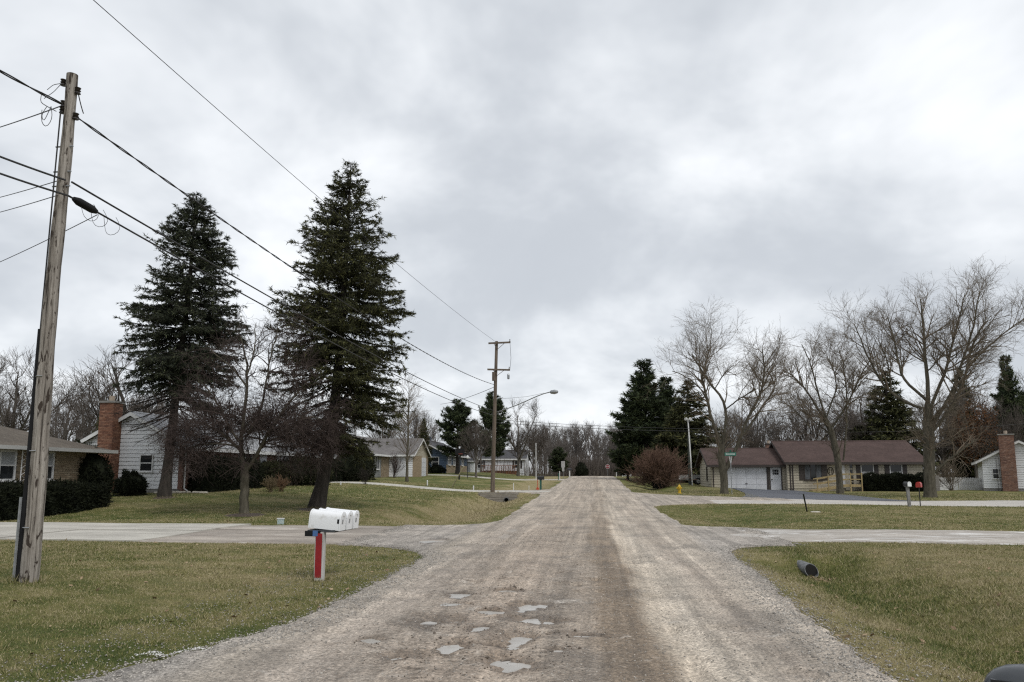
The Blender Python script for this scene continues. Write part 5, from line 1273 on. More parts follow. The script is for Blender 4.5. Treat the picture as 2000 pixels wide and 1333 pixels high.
# far pole ------------------------------------------------------------------------
FD = 53.5; fx, fy, fz = gat(962, FD); fb = np.array([fx, fy, fz]); ft = pt(970, 667, FD); FU = ft - fb
FP = thing('utility_pole', 'far wooden utility pole with two crossarms and a street light arm', 'utility pole', tuple(fb))
mb = MB(); mb.tube([FU * a - (np.array([0, 0, .3]) if a == 0 else 0) for a in np.linspace(0, 1, 10)], .165 - .06 * np.linspace(0, 1, 10), 12); mb.build('pole_shaft', OLDWOOD, FP, True)
rel = lambda px, py, dd=FD: pt(px, py, dd) - fb
for nm, (a, b_) in (('crossarm', ((954, 671), (997, 669))), ('crossarm', ((952, 722), (996, 723)))):
    A, B_ = rel(*a, FD - .16), rel(*b_, FD - .16); mb = MB(); mb.hexa([A + [0, -.05, -.06], B_ + [0, -.05, -.06], B_ + [0, .05, -.06], A + [0, .05, -.06], A + [0, -.05, .06], B_ + [0, -.05, .06], B_ + [0, .05, .06], A + [0, .05, .06]]); ca = mb.build(nm, OLDWOOD, FP)
    C = rel(971, (a[1] + 12), FD - .14); mid = (A + B_) / 2
    for q in (.35, -.35): mb = MB(); mb.tube([C, mid + (B_ - A) * q * .75], .018, 4); mb.build('brace', OLDWOOD, ca)
    for q in (.47, ): mb = MB(); mb.lathe([(.04, .05), (.06, .1), (.03, .15), (.05, .2), (.02, .24)], mid + (B_ - A) * q, 8); mb.build('insulator', GALV, ca)
mb = MB(); mb.tube([rel(996, 669), rel(998, 700), rel(996, 722)], .012, 4); mb.build('jumper_wire', CABLE, FP)
mb = MB(); mb.lathe([(.06, -.3), (.09, -.25), (.09, .0), (.05, .1)], rel(993, 733), 8); mb.build('fuse_cutout', GALV, FP)
mb = MB(); mb.box(*[f(v) for v in (0,) for f in ()] or (rel(965, 737)[0] - .1, rel(965, 737)[0] + .1, -.35, -.1, rel(965, 737)[2] - .3, rel(965, 728)[2])); mb.build('transformer_box', OLDWOOD, FP)
arm = [rel(969, 806), rel(1010, 792, FD - 1.2), rel(1062, 768, FD - 2.6), rel(1075, 766, FD - 3.0)]
mb = MB(); mb.tube(resample(arm, 10), .035, 6); la = mb.build('light_arm', GALV, FP, True)
hd = rel(1082, 766, FD - 3.2); mb = MB(); mb.lathe([(.04, -.3), (.12, -.22), (.16, .05), (.1, .25), (.02, .3)], hd, 10, (1, -.2, 0)); mb.build('lamp_head', GALV, la, True)
mb = MB(); mb.tube([rel(971, 780), rel(1030, 775, FD - 1.8), rel(1062, 768, FD - 2.6)], .01, 4); mb.build('stay_rod', GALV, la)

# wires ----------------------------------------------------------------------------
def wire(name, label, A, B_, r, sag, n=28, mat=None, twist=0.0, group=None):
    A, B_ = np.array(A, float), np.array(B_, float); u = np.linspace(0, 1, n); P = A[None] * (1 - u)[:, None] + B_[None] * u[:, None]; P[:, 2] -= sag * 4 * u * (1 - u)
    mb = MB()
    if twist:
        n2 = n * 8; u2 = np.linspace(0, 1, n2); Q = np.stack([np.interp(u2, u, P[:, k]) for k in range(3)], -1); dirn = norm((B_ - A)[None])[0]; s1 = norm(np.cross(dirn, [0, 0, 1.])[None])[0]; s2 = np.cross(dirn, s1); L = np.linalg.norm(B_ - A); ph = u2 * L / twist * 2 * math.pi
        for o_ in (0, math.pi): mb.tube(Q + r * 1.0 * (np.cos(ph + o_)[:, None] * s1 + np.sin(ph + o_)[:, None] * s2), r, 4)
    else: mb.tube(P, r, 5)
    return tag(mb.build(name, mat or CABLE, None, True), label, 'cable', group)
GW = 'overhead wires'
FPt = lambda px, py: pt(px, py, FD)
wire('power_cable', 'twisted power cable from the near pole top to the far pole', ins_pts['e'], FPt(966, 752), .0115, .55, 40, twist=1.3, group=GW)
wire('power_cable', 'short slack service wire from the upper insulator down to the twisted cable', ins_pts['d'], pt(163, 222, ND + .35), .008, .02, 12, group=GW)
wire('telephone_cable', 'upper telephone cable from the near pole to the far pole', pt(140, 356, ND - .15), FPt(966, 803), .0155, .35, group=GW)
lc = wire('telephone_cable', 'thick lower telephone cable with black splice case beside the near pole', pt(132, 382, ND - .17), FPt(966, 812), .0155, .42, group=GW)
# splice case on the lower cable
A, B_ = pt(132, 382, ND - .17), FPt(966, 812); q1 = A * .993 + B_ * .007
def on_wire(A, B_, sag, u): 
    p = np.array(A) * (1 - u) + np.array(B_) * u; p[2] -= sag * 4 * u * (1 - u); return p
P = [on_wire(A, B_, .42, u_) for u_ in np.linspace(.003, .0145, 6)]
mb = MB(); mb.tube(P, [.035, .062, .062, .062, .062, .035], 10); mb.build('splice_case', BLACKP, lc, True)
for k, us in enumerate((.006, .011, .018)):
    c0 = on_wire(A, B_, .42, us); loop = [c0 + np.array([.02, 0, -.03]), c0 + np.array([.0, .1, -.2 - .05 * k]), c0 + np.array([.12, .15, -.28]), c0 + np.array([.2, .2, -.15]), c0 + np.array([.15, .1, 0])]
    mb = MB(); mb.tube(resample(loop, 12), .004, 4); mb.build('loose_wire', CABLE, lc)
def off_left(px0, py0, px1, py1, dd, k=2.2):
    a = pt(px0, py0, ND - .1); b_ = pt(px1, py1, dd); return a, a + (b_ - a) * k
for (p, q, dd, r, lab, tw) in (((122, 204), (0, 135), ND - .8, .0115, 'twisted power cable leaving the near pole top toward the camera side', 1.1),
                               ((118, 208), (0, 246), ND + 2.5, .009, 'thin service wire from the near pole top to the brick house', 0),
                               ((128, 352), (0, 302), ND - .8, .0155, 'upper telephone cable leaving the near pole to the left edge', 0),
                               ((132, 382), (0, 335), ND - .8, .0155, 'lower telephone cable leaving the near pole to the left edge', 0),
                               ((118, 352), (0, 383), ND + 3, .007, 'thin telephone drop wire from the upper attachment toward the brick house', 0),
                               ((112, 382), (0, 412), ND + 3, .007, 'thin telephone drop wire from the lower attachment toward the brick house', 0),
                               ((190, 420), (0, 510), ND + 4, .007, 'long thin drop wire passing behind the near pole below the cables', 0)):
    if p == (190, 420): a = pt(190, 420, ND + .6); b_ = pt(0, 510, dd); b_ = a + (b_ - a) * 1.35
    else: a, b_ = off_left(*p, *q, dd)
    wire('telephone_wire' if tw == 0 else 'power_cable', lab, a, b_, r, .03, 16, twist=tw, group=GW)
A = pt(245, 0, 13.0); B_ = FPt(968, 668); C = A + (A - B_) * .8 + np.array([0, 0, 1.0])
w1 = wire('power_line', 'single thin power line high above the spruces to the far pole top', B_, A + (A - B_) * .55, .008, .6, 40, group=GW)
# lines crossing the road from the far pole to the right, along the side road
Q1 = pt(1380, 833, 62); Q2 = pt(2000, 826, 58)
wire('power_cable', 'upper wire crossing the road from the far pole toward the pines', FPt(966, 820), pt(1400, 838, 60), .015, .15, 20, group=GW)
wire('telephone_cable', 'lower wire crossing the road from the far pole toward the pines', FPt(966, 826), pt(1400, 843, 60), .017, .15, 20, group=GW)
wire('power_cable', 'thin wire running in front of the maples above the tan house roof', pt(1400, 838, 60), pt(2060, 822, 58), .012, .55, 24, group=GW)
wire('telephone_wire', 'pair of thin wires from the far pole toward the left pines', FPt(966, 756), pt(860, 790, 95), .02, .2, 10, group=GW)

# guy wire guard of the far pole, leaning yellow rod
a = gat(882, 60.5); mb = MB(); mb.tube([(a[0], a[1], a[2] - .1), tuple(pt(906, 911, 59.5))], .045, 6); tag(mb.build('guy_guard', simple('faded_yellow', (.42, .37, .23), None, 6, .7)), 'pale yellow slanting guy wire guard left of the far pole', 'guy guard')

# white triple mailbox ------------------------------------------------------------------
mx, my, mz = gpt(623, 1135)
MPST = thing('mailbox_post', 'weathered post with a red reflective strip holding three white mailboxes', 'post', (mx, my, mz), R(-4))
GREYP = simple('whitewashed_wood', (.52, .51, .49), (.33, .32, .30), 12, .9, .3, stretch=(1, 1, .2))
MB().box(-.064, .068, -.05, .05, -.1, .72).build('post', GREYP, MPST)
MB().box(-.048, .052, -.058, -.0505, .05, .70).build('reflective_strip', REDP, MPST)
MB().box(-.2, .24, -.03, .8, .715, .75).build('shelf', simple('dark_board', (.05, .055, .06), None, 7, .8), MPST)
MB().box(-.23, .02, -.055, -.032, .655, .735).build('newspaper_hook', BLACKP, MPST); MB().box(-.1, -.02, -.06, -.033, .66, .74).build('blue_tape', simple('blue_tape', (.06, .14, .32), None, 9, .6), MPST)
def arch(w_, h, n=9):
    r = w_ / 2; P = [(-r, 0), (-r, h - r)] + [(-r * math.cos(a), h - r + r * math.sin(a)) for a in np.linspace(0, math.pi, n)[1:-1]] + [(r, h - r), (r, 0)]; return P
def mailbox(name, label, loc, rotz, w_, h, L, mat, doormat=None, tilt=0.0, group=None, marks=None, flag=None):
    e = thing(name, label, 'mailbox', loc, rotz, group); e.rotation_euler = (0, tilt, rotz)
    A = arch(w_, h); MB().prism(A, 0, -L / 2, L / 2).build('box_body', mat, e, True)
    B_ = arch(w_ + .016, h + .008); dr = MB().prism(B_, 0, L / 2 + .001, L / 2 + .022).build('door', doormat or mat, e, True)
    MB().prism(B_, 0, -L / 2 - .02, -L / 2 - .001).build('back_rim', mat, e, True)
    MB().box(L / 2 + .022, L / 2 + .045, -.02, .02, h * .82, h * .95).build('latch', doormat or mat, dr)
    if marks:
        for k in range(marks): MB().box(L / 2 - .035 + .0, L / 2 - .005, -w_ / 2 - .003, -w_ / 2 - .0005, h * .38 + k * .001, h * .62).build('number', BLACKP, dr) if k == 0 else None
        for k in range(marks): MB().box(L / 2 + .0222, L / 2 + .024, -.045 + k * .03, -.033 + k * .03, h * .35, h * .6).build('number', BLACKP, dr)
    if flag: MB().box(L * .05, L * .3, w_ / 2 + .002, w_ / 2 + .01, h * .45, h * .58).build('flag', flag, e)
    return e
ca, sa = math.cos(R(-4)), math.sin(R(-4))
for k, lab in enumerate(('white mailbox nearest the camera of three on the red striped post', 'middle white mailbox of three on the red striped post', 'farthest white mailbox of three on the red striped post')):
    lx, ly = .06 + .008 * k, .075 + .245 * k
    mailbox('mailbox', lab, (mx + lx * ca - ly * sa, my + lx * sa + ly * ca, mz + .76), R(-4), .19, .275, .47, WMAIL, tilt=R(5), group='three white mailboxes', marks=2)

# other mailboxes ---------------------------------------------------------------------------
def post_box(px, d, ph, postmat, pw, boxmat, bl, bw_, bh, rotz, postlabel, boxlabel, doormat=None, round_=False, leanx=0, pname='mailbox_post', cap=None):
    x, y, z = gat(px, d); e = thing(pname, postlabel, 'post', (x, y, z)); mb = MB()
    if round_: mb.tube([(0, 0, -.1), (leanx, 0, ph)], pw / 2, 8)
    else: mb.hexa([(-pw / 2, -pw / 2, -.1), (pw / 2, -pw / 2, -.1), (pw / 2, pw / 2, -.1), (-pw / 2, pw / 2, -.1), (leanx - pw / 2, -pw / 2, ph), (leanx + pw / 2, -pw / 2, ph), (leanx + pw / 2, pw / 2, ph), (leanx - pw / 2, pw / 2, ph)])
    mb.build('post', postmat, e); q = MB(); c, s = math.cos(rotz), math.sin(rotz)
    MB().box(leanx - .1, leanx + .1, -.09, .09, ph, ph + .025).build('bracket', postmat, e)
    return mailbox('mailbox', boxlabel, (x + leanx, y, z + ph + .026), rotz, bw_, bh, bl, boxmat, doormat)
GREENP = simple('green_post', (.012, .085, .06), None, 8, .6); ORNG = simple('orange_red_plastic', (.5, .085, .035), (.38, .06, .03), 6, .5); BLKM = simple('black_enamel', (.015, .015, .016), None, 5, .35); REDM = simple('red_enamel', (.42, .03, .022), (.30, .022, .018), 5, .35)
GREYW = simple('grey_post_wood', (.24, .235, .23), (.15, .145, .14), 9, .9)
post_box(1056, 58, .78, GREENP, .14, BLKM, .48, .22, .28, R(-10), 'green painted mailbox post at the left road edge', 'black mailbox on the green post')
x, y, z = gat(1050, 60.5); e = thing('newspaper_box', 'orange red newspaper box on a thin post behind the black mailbox', 'newspaper box', (x, y, z)); MB().tube([(0, 0, -.1), (0, 0, 1.0)], .03, 6).build('post', ORNG, e); MB().prism(arch(.2, .24), 1, -.22, .22).build('box_body', ORNG, e, True)
post_box(1112.5, 104, .95, WTRIM, .16, BLKM, .5, .25, .3, 0, 'far white mailbox post at the crest of the road', 'small dark mailbox on the far white post')
post_box(1772, 35.6, .92, GREYW, .12, BLKM, .3, .18, .22, R(-75), 'leaning grey wooden post at the near edge of the side road', 'small black mailbox with white door on the leaning wooden post', doormat=WMAIL, leanx=-.04)
post_box(1793, 35.9, .88, BLKM, .05, REDM, .46, .2, .25, R(60), 'thin black metal mailbox post near the side road', 'bright red mailbox on the thin black post', round_=True)

# hydrant -------------------------------------------------------------------------------------
x, y, z = gat(1326, 51.5); hy = thing('fire_hydrant', 'yellow fire hydrant at the corner of the side road', 'fire hydrant', (x, y, z)); YEL = simple('hydrant_yellow', (.55, .36, .012), (.42, .27, .01), 5, .5)
MB().lathe([(.15, 0), (.15, .04), (.1, .05), (.1, .40), (.125, .41), (.125, .45), (.11, .46), (.1, .52), (.06, .57), (.03, .59), (.03, .63)], (0, 0, 0), 16).build('barrel', YEL, hy, True)
for ax in ((1, 0, 0), (-1, 0, 0), (0, -1, 0)): MB().lathe([(.05, .08), (.05, .14), (.065, .145), (.065, .17), (.025, .175), (.02, .2)], (0, 0, .36), 12, ax).build('outlet_cap', YEL, hy, True)

# street name sign -------------------------------------------------------------------------------
x, y, z = gat(1428, 50.8); sg = thing('street_sign', 'green street name sign on a thin metal post by the forked maple', 'street sign', (x, y, z)); SGN = simple('sign_green', (.012, .16, .11), (.01, .12, .085), 3, .4)
MB().tube([(0, 0, -.1), (0, 0, 2.55)], .028, 8).build('post', GALV, sg)
for s_ in (-1, 1): MB().tube([(s_ * .015, 0, 2.1), (s_ * .09, 0, 2.58)], .018, 6).build('bracket', WTRIM, sg)
bl = MB().box(-.38, .38, -.012, .012, 2.62, 2.84).build('blade', SGN, sg)
LET = simple('sign_letter', (.5, .56, .53), None, 5, .5)
xx = -.31
for wl_ in (.07, .05, .06, .05, .07, .05, .06, .05):
    MB().box(xx, xx + wl_, -.0145, -.0122, 2.68, 2.78).build('lettering', LET, bl); xx += wl_ + .022
MB().box(-.01, .01, -.28, .28, 2.86, 3.0).build('blade', SGN, sg)
# floodlight pole and dark post
x, y, z = gat(1352, 73); e = thing('floodlight_pole', 'thin pale pole with a white floodlight behind the hydrant', 'light pole', (x, y, z)); MB().tube([(0, 0, -.1), (-.25, 0, 6.5)], .06, 8).build('pole_shaft', WTRIM, e)
for s_ in (-1, 1): MB().lathe([(.05, 0), (.14, .08), (.16, .2), (.02, .21)], (-.25 + s_ * .12, -.05, 6.5), 10, (s_ * .5, -.6, -.2)).build('lamp_head', WTRIM, e, True)
x, y, z = gat(1348, 74.5); e = thing('wooden_post', 'dark wooden pole standing beside the floodlight pole', 'post', (x, y, z)); MB().tube([(0, 0, -.1), (0, 0, 2), (0, 0, 4.9)], [.2, .18, .15], 10).build('pole_shaft', simple('green_black_wood', (.042, .048, .038), None, 9, .9), e, True)
# leaning black marker
a = gpt(1577, 1000); mb = MB(); mb.tube([(a[0], a[1], a[2] - .1), tuple(pt(1569, 965, a[1] * .955))], .032, 6); tag(mb.build('marker_post', BLKM), 'short leaning black marker post on the grass beside the side road', 'post')
a = gpt(1588, 1001); tag(MB().lathe([(.2, 0), (.21, .03), (.15, .06)], (a[0] + .1, a[1], a[2] - .02), 9).build('flat_stone', simple('pale_stone', (.45, .42, .36), None, 8, .9)), 'flat pale stone at the foot of the leaning black marker', 'stone')
# culvert pipe in the right ditch --------------------------------------------------------------------
cp = thing('culvert_pipe', 'grey corrugated culvert pipe end in the right hand ditch', 'culvert', (4.02, 14.6, g1(4.02, 14.6) + .12), R(3)); k = 20
CORR = simple('grey_culvert_steel', (.17, .175, .18), (.08, .083, .086), 9, .65, metal=.2); mb = MB(); V = []; Fs = []
prof = [(.122 + .005 * math.sin(i * 1.57), i * .03) for i in range(90)]
for r_, yy in prof:
    for j in range(k): a = 2 * math.pi * j / k; V.append((r_ * math.cos(a), yy + (max(0, 1 - yy / .5) * .1 * (1 + math.sin(a)) if yy < .5 else 0), r_ * math.sin(a)))
for i in range(len(prof) - 1):
    for j in range(k): Fs.append((i * k + j, i * k + (j + 1) % k, (i + 1) * k + (j + 1) % k, (i + 1) * k + j))
nb = len(V)
for i, yy in enumerate((0, 2.6)):
    for j in range(k): a = 2 * math.pi * j / k; V.append((.113 * math.cos(a), yy + (.1 * (1 + math.sin(a)) if i == 0 else 0), .113 * math.sin(a)))
for j in range(k): Fs += [(j, nb + j, nb + (j + 1) % k, (j + 1) % k), (nb + j, nb + k + j, nb + k + (j + 1) % k, nb + (j + 1) % k)]
mb.add(V, Fs).build('pipe', CORR, cp, True); MB().lathe([(.112, 0), (.112, .02)], (0, .13, 0), 20, (0, 1, 0)).build('silt', simple('dark_silt', (.012, .011, .01), None, 6, 1.0), cp)  # black disc in the mouth stands in for the dark inside the pipe
# culvert with timber headwall at the second driveway
hx_, hy_, _ = gat(985, 51.6); hz_ = g1(-7.9, 50) ; hw = thing('culvert_headwall', 'weathered timber headwall with a dark culvert hole below the second driveway', 'headwall', (-6.5, 51.5, g1(-3.6, 52) + .1)); TIMB = simple('grey_timber', (.27, .245, .21), (.15, .135, .115), 7, .9, .3, stretch=(.3, 1, 1))
for i in range(4): MB().box(-1.5 + .12 * (i % 2), 1.3 - .1 * (i % 2), -.12 - .03 * i, .08, -.2 - .17 * i, -.045 - .17 * i).build('timber', TIMB, hw)
MB().lathe([(.19, -.05), (.19, .3), (.15, .3), (.15, -.05)], (.5, -.4, -.55), 14, (0, 1, 0)).build('pipe', CORR, hw); MB().lathe([(.149, 0), (.149, .01)], (.5, -.36, -.55), 14, (0, 1, 0)).build('silt', MATS['dark_silt'], hw)  # second disc, coloured black as the shade within the headwall pipe
x, y, z = gat(1043, 69); e = thing('culvert_pipe', 'dark culvert opening in the left ditch beside the green mailbox post', 'culvert', (-6.1, 57.0, g1(-6.1, 58.5) + .2)); MB().lathe([(.2, .0), (.2, .9), (.16, .9), (.16, 0)], (0, 0, 0), 14, (0, 1, 0)).build('pipe', BLACKP, e)
# basketball hoop
x, y, z = gat(897, 78); bh = thing('basketball_hoop', 'black basketball hoop standing on the lawn left of the far pole', 'basketball hoop', (x, y, z), R(20)); MB().tube([(0, 0, -.1), (0, 0, 2.3), (.2, -.2, 2.9)], .09, 8).build('pole_shaft', BLKM, bh); MB().box(-.48, .48, -.36, -.3, 2.55, 3.2).build('backboard', BLACKP, bh); MB().tube([(.23 * math.cos(a), -.6 + .23 * math.sin(a), 2.65) for a in np.linspace(0, 6.28, 14)], .015, 5).build('rim', ORNG, bh)
x, y, z = gat(913, 84); e = thing('lamp_post', 'thin dark post with a light beside the basketball hoop', 'post', (x, y, z)); MB().tube([(0, 0, -.1), (0, 0, 2.2)], .04, 6).build('post', BLKM, e); MB().lathe([(.05, 0), (.13, .05), (.15, .25), (.08, .32), (.02, .36)], (0, 0, 2.2), 8).build('lamp_head', WTRIM, e)
# small markers on the left lawns
for px, d, h, lab in ((835, 60, .38, 'short white utility marker on the lawn left of the guy guard'), (666, 52, .18, 'tiny white cap at the edge of the second driveway'), (925, 57, .3, 'pale survey stake between the guy guard and the far pole'), (1003, 54.5, .6, 'thin pale stake right of the far pole'), (1033, 60, .55, 'slanting pale stake in the ditch left of the green post')):
    x, y, z = gat(px, d); e = thing('marker_stake', lab, 'marker', (x, y, z)); MB().lathe([(.05, -.05), (.05, h), (.03, h + .04), (.01, h + .05)] if h < .5 else [(.025, -.05), (.025, h), (.005, h + .03)], (0, 0, 0), 8).build('stake', WTRIM, e)
x, y, z = gpt(548, 1025); e = thing('utility_box', 'small white and teal utility marker box on the lawn behind the mailboxes', 'utility box', (x, y, z)); MB().box(-.1, .1, -.03, .03, -.02, .17).build('panel', simple('teal_print', (.20, .33, .33), (.5, .52, .5), 30, .6), e); MB().box(-.115, .115, -.04, .04, .171, .2).build('lid', WTRIM, e)
# road signs at the crest
def text_mesh(s, size):
    cu = bpy.data.curves.new('t', 'FONT'); cu.body = s; cu.size = size; cu.align_x = 'CENTER'; cu.align_y = 'CENTER'; o = bpy.data.objects.new('t', cu); COL.objects.link(o); dg = bpy.context.evaluated_depsgraph_get(); me = bpy.data.meshes.new_from_object(o.evaluated_get(dg)); bpy.data.objects.remove(o); return me
x, y, z = gat(1187, 118.5); ss = thing('stop_sign', 'red stop sign facing the road beyond the crest', 'stop sign', (x, y, g1(x, y))); MB().tube([(0, .03, -.1), (0, .03, 2.0)], .03, 6).build('post', GALV, ss)
oc = lambda r: [(r * math.cos(R(22.5 + 45 * k)), 1.55 + r * math.sin(R(22.5 + 45 * k))) for k in range(8)]
pl = MB().prism(oc(.36), 1, -.006, .006).build('plate', WTRIM, ss); MB().prism(oc(.33), 1, -.012, -.0065).build('face', simple('faded_red', (.22, .04, .05), None, 5, .6), pl); o = mobj('lettering', text_mesh('STOP', .24), WTRIM, pl); o.rotation_euler = (R(90), 0, 0); o.location = (0, -.016, 1.55)
x, y, z = gat(1100, 96); e = thing('road_sign', 'grey back of a road sign on a post left of the crest', 'road sign', (x, y, z)); MB().tube([(0, 0, -.1), (0, 0, 2.2)], .035, 6).build('post', GALV, e); MB().box(-.24, .24, -.03, -.02, 1.45, 2.25).build('plate', GUTTER, e); MB().box(-.15, .15, -.04, -.031, .95, 1.5).build('plate', GUTTER, e)
for px, d, h, mt, lab in ((1090.5, 88, .75, GREENP, 'short green marker post at the far left road edge'), (1093, 88, 1.0, WTRIM, 'short white marker post at the far left road edge'), (1047, 92, 4.4, WTRIM, 'thin pale flag pole left of the low dark pine')):
    x, y, z = gat(px, d); e = thing('marker_post', lab, 'post', (x, y, z)); MB().tube([(0, 0, -.1), (0, 0, h)], .05, 6).build('post', mt, e); MB().lathe([(.055, 0), (.06, .05), (.02, .08)], (0, 0, h), 8).build('cap', mt, e)
# white gate far right of the crest
x, y, z = gat(1224, 112); e = thing('white_gate', 'low white farm gate with crossed braces beside the pines', 'gate', (x, y, z))
for a in (-.62, .62): MB().box(a - .07, a + .07, -.06, .06, -.2, .78).build('post', WTRIM, e)
for zz_ in (.06, .68): MB().box(-.55, .55, -.03, .03, zz_, zz_ + .1).build('rail', WTRIM, e)
for s_ in (-1, 1): MB().tube([(s_ * .5, -.04, .7), (0, -.04, .1)], .045, 4).build('brace', WTRIM, e)
x, y, z = gat(1204, 112); e = thing('marker_post', 'short white post left of the white gate', 'post', (x, y, z)); MB().box(-.06, .06, -.06, .06, -.1, .7).build('post', WTRIM, e); MB().box(-.075, .075, -.075, .075, .701, .74).build('cap', WTRIM, e)

# side mirror of the car at the lower right corner ----------------------------------------------
GUN = simple('gunmetal_paint', (.055, .06, .066), None, 3, .3); mc = pt(2045, 1376, 1.2); cm = thing('side_mirror', 'dark grey car side mirror at the lower right corner', 'car mirror', tuple(mc), R(-35))
V = []; Fs = []; ku, kv = 18, 12
for i in range(kv + 1):
    th = math.pi * i / kv
    for j in range(ku): ph = 2 * math.pi * j / ku; sq = lambda c_, p: math.copysign(abs(c_) ** p, c_); V.append((.085 * sq(math.sin(th), .7) * sq(math.cos(ph), .7), .04 * sq(math.sin(th), .7) * sq(math.sin(ph), .7), .055 * sq(math.cos(th), .8)))
for i in range(kv):
    for j in range(ku): Fs.append((i * ku + j, i * ku + (j + 1) % ku, (i + 1) * ku + (j + 1) % ku, (i + 1) * ku + j))
MB().add(V, Fs).build('housing', GUN, cm, True); MB().box(-.065, .065, -.046, -.041, -.035, .035).build('mirror_glass', GLASS, cm); MB().tube([(0, .01, -.04), (-.02, .01, -.09), (-.06, .02, -.12)], .018, 8).build('arm', BLACKP, cm); MB().box(-.10, -.05, -.03, .07, -.18, -.08).build('mount', GUN, cm)
# ================================================================ grass, gravel, litter
def scatter(n, x0, x1, y0, y1, r_): return r_.uniform(x0, x1, n), r_.uniform(y0, y1, n)
def in_view(x, y, m=.06):
    f = y * CY - x * SY; r = (x * CY + y * SY) / np.maximum(f, .1); return (f > 1.5) & (np.abs(r) < .6925 + m)
r_ = np.random.default_rng(101); parts = []
for n, y0, y1, hx_, L, W_ in ((420000, 4.0, 11, 12, (.018, .046), .0065), (420000, 11, 18.6, 18, (.022, .05), .009), (300000, 18, 38.5, 30, (.028, .06), .016), (120000, 38, 62, 46, (.05, .10), .03)):
    x, y = scatter(n, -hx_, hx_, y0, y1, r_); k = in_view(x, y); x, y = x[k], y[k]
    # blades thin out raggedly towards the gravel
    fr = fbm(x * 1.1, y * 1.1, 120, 3) * .5
    k = ~cover(x + r_.normal(0, .10, len(x)) + 0, y + r_.normal(0, .10, len(x)), .02)
    dedge = np.minimum(np.abs(x - xL(y)), np.abs(x - xR(y))); k &= ~((dedge < .9) & (r_.random(len(x)) > .25 + .75 * dedge / .9 + fr)); x, y = x[k], y[k]
    z = g(x, y); dv = norm(np.stack([r_.normal(0, .55, len(x)), r_.normal(0, .55, len(x)), np.full(len(x), .8)], -1))
    tall = 1 + .8 * bump(x - 4.6, 2.0) * (y < 17) + .9 * bump(x + 6.1, 2.2) * (y > 24)
    parts.append(blades(np.stack([x, y, z - .006], -1), dv, r_.uniform(*L, len(x)) * tall, np.full(len(x), W_), r_))
nc = 5200; cx, cy = scatter(nc, -16, 16, 4.5, 26, r_); k = in_view(cx, cy) & ~cover(cx, cy, -.1) & (fbm(cx * .7, cy * .7, 133, 3) > .0); cx, cy = cx[k], cy[k]
n = len(cx) * 22; ci = np.repeat(np.arange(len(cx)), 22); x = cx[ci] + r_.normal(0, .035, n); y = cy[ci] + r_.normal(0, .035, n)
dv = norm(np.stack([(x - cx[ci]) * 9 + r_.normal(0, .3, n), (y - cy[ci]) * 9 + r_.normal(0, .3, n), np.full(n, .8)], -1))
for (qx, qy, qr, qn, ql) in ((bx, by, .14, 260, .16), (mx, my, .09, 200, .15), (gpt(617, 994)[0], gpt(617, 994)[1], .42, 500, .2), (gpt(477, 1005)[0], gpt(477, 1005)[1], .26, 300, .16), (gpt(320, 972)[0], gpt(320, 972)[1], .4, 400, .2), (4.02, 14.72, .22, 160, .12)):
    a_ = r_.random(qn) * 6.283; rd_ = qr + np.abs(r_.normal(0, .07, qn)); xq, yq = qx + rd_ * np.cos(a_), qy + rd_ * np.sin(a_)
    dq = norm(np.stack([np.cos(a_) * .3 + r_.normal(0, .3, qn), np.sin(a_) * .3 + r_.normal(0, .3, qn), np.full(qn, .9)], -1)); parts.append(blades(np.stack([xq, yq, g(xq, yq) - .01], -1), dq, r_.uniform(.3, 1.0, qn) * ql, np.full(qn, .009), r_))
parts.append(blades(np.stack([x, y, g(x, y) - .006], -1), dv, r_.uniform(.03, .075, n) * np.repeat(r_.uniform(.6, 1.3, len(cx)), 22), np.full(n, .008), r_))
m, t, b = new_mat('winter_grass_blade'); P_ = posvec(t); ri = N(t, 'ShaderNodeNewGeometry').outputs['Random Per Island']
n_big = noise(t, P_, 0.22, 4, .6); n_mid = noise(t, P_, 1.3, 5, .65)
dead = mth(t, 'ADD', mth(t, 'ADD', mth(t, 'MULTIPLY', n_mid, 1.1), mth(t, 'MULTIPLY', dead_bias(t, P_), 1.0)), mth(t, 'ADD', mth(t, 'MULTIPLY', n_big, .7), mth(t, 'MULTIPLY', ri, .75)))
c = ramp(t, mth(t, 'MULTIPLY', dead, .5), [(.38, (.055, .08, .016)), (.52, (.12, .135, .038)), (.62, (.24, .21, .085)), (.74, (.345, .295, .185))])
c = mix(t, .5, c, ramp(t, ri, [(0.0, .6), (1.0, 1.3)]), 'MULTIPLY')
t.links.new(c, b.inputs['Base Color']); b.inputs['Roughness'].default_value = .8; b.inputs['Specular IOR Level'].default_value = .2
o = mobj('lawn_grass', me_of('lawn_grass', join_geom(parts), False), m); tag(o, 'short dry winter grass covering the lawns and ditches', 'grass', kind='stuff')
# gravel stones on and beside the road
def pebbles(x, y, z, s, r_):
    n = len(x); base = np.array([[1, 0, 0], [0, 1, 0], [-1, 0, 0], [0, -1, 0], [0, 0, .7], [0, 0, -.5]]); a = r_.random(n) * 6.28; ca, sa = np.cos(a), np.sin(a)
    sc = s[:, None, None] * r_.uniform(.6, 1.25, (n, 6, 1)); V = base[None] * sc * r_.uniform(.7, 1.3, (n, 1, 3))
    V = np.stack([V[..., 0] * ca[:, None] - V[..., 1] * sa[:, None], V[..., 0] * sa[:, None] + V[..., 1] * ca[:, None], V[..., 2]], -1) + np.stack([x, y, z], -1)[:, None]
    F = np.array([(0, 1, 4), (1, 2, 4), (2, 3, 4), (3, 0, 4), (1, 0, 5), (2, 1, 5), (3, 2, 5), (0, 3, 5)]); return V.reshape(-1, 3), (F[None] + (np.arange(n) * 6)[:, None, None]).reshape(-1, 3)
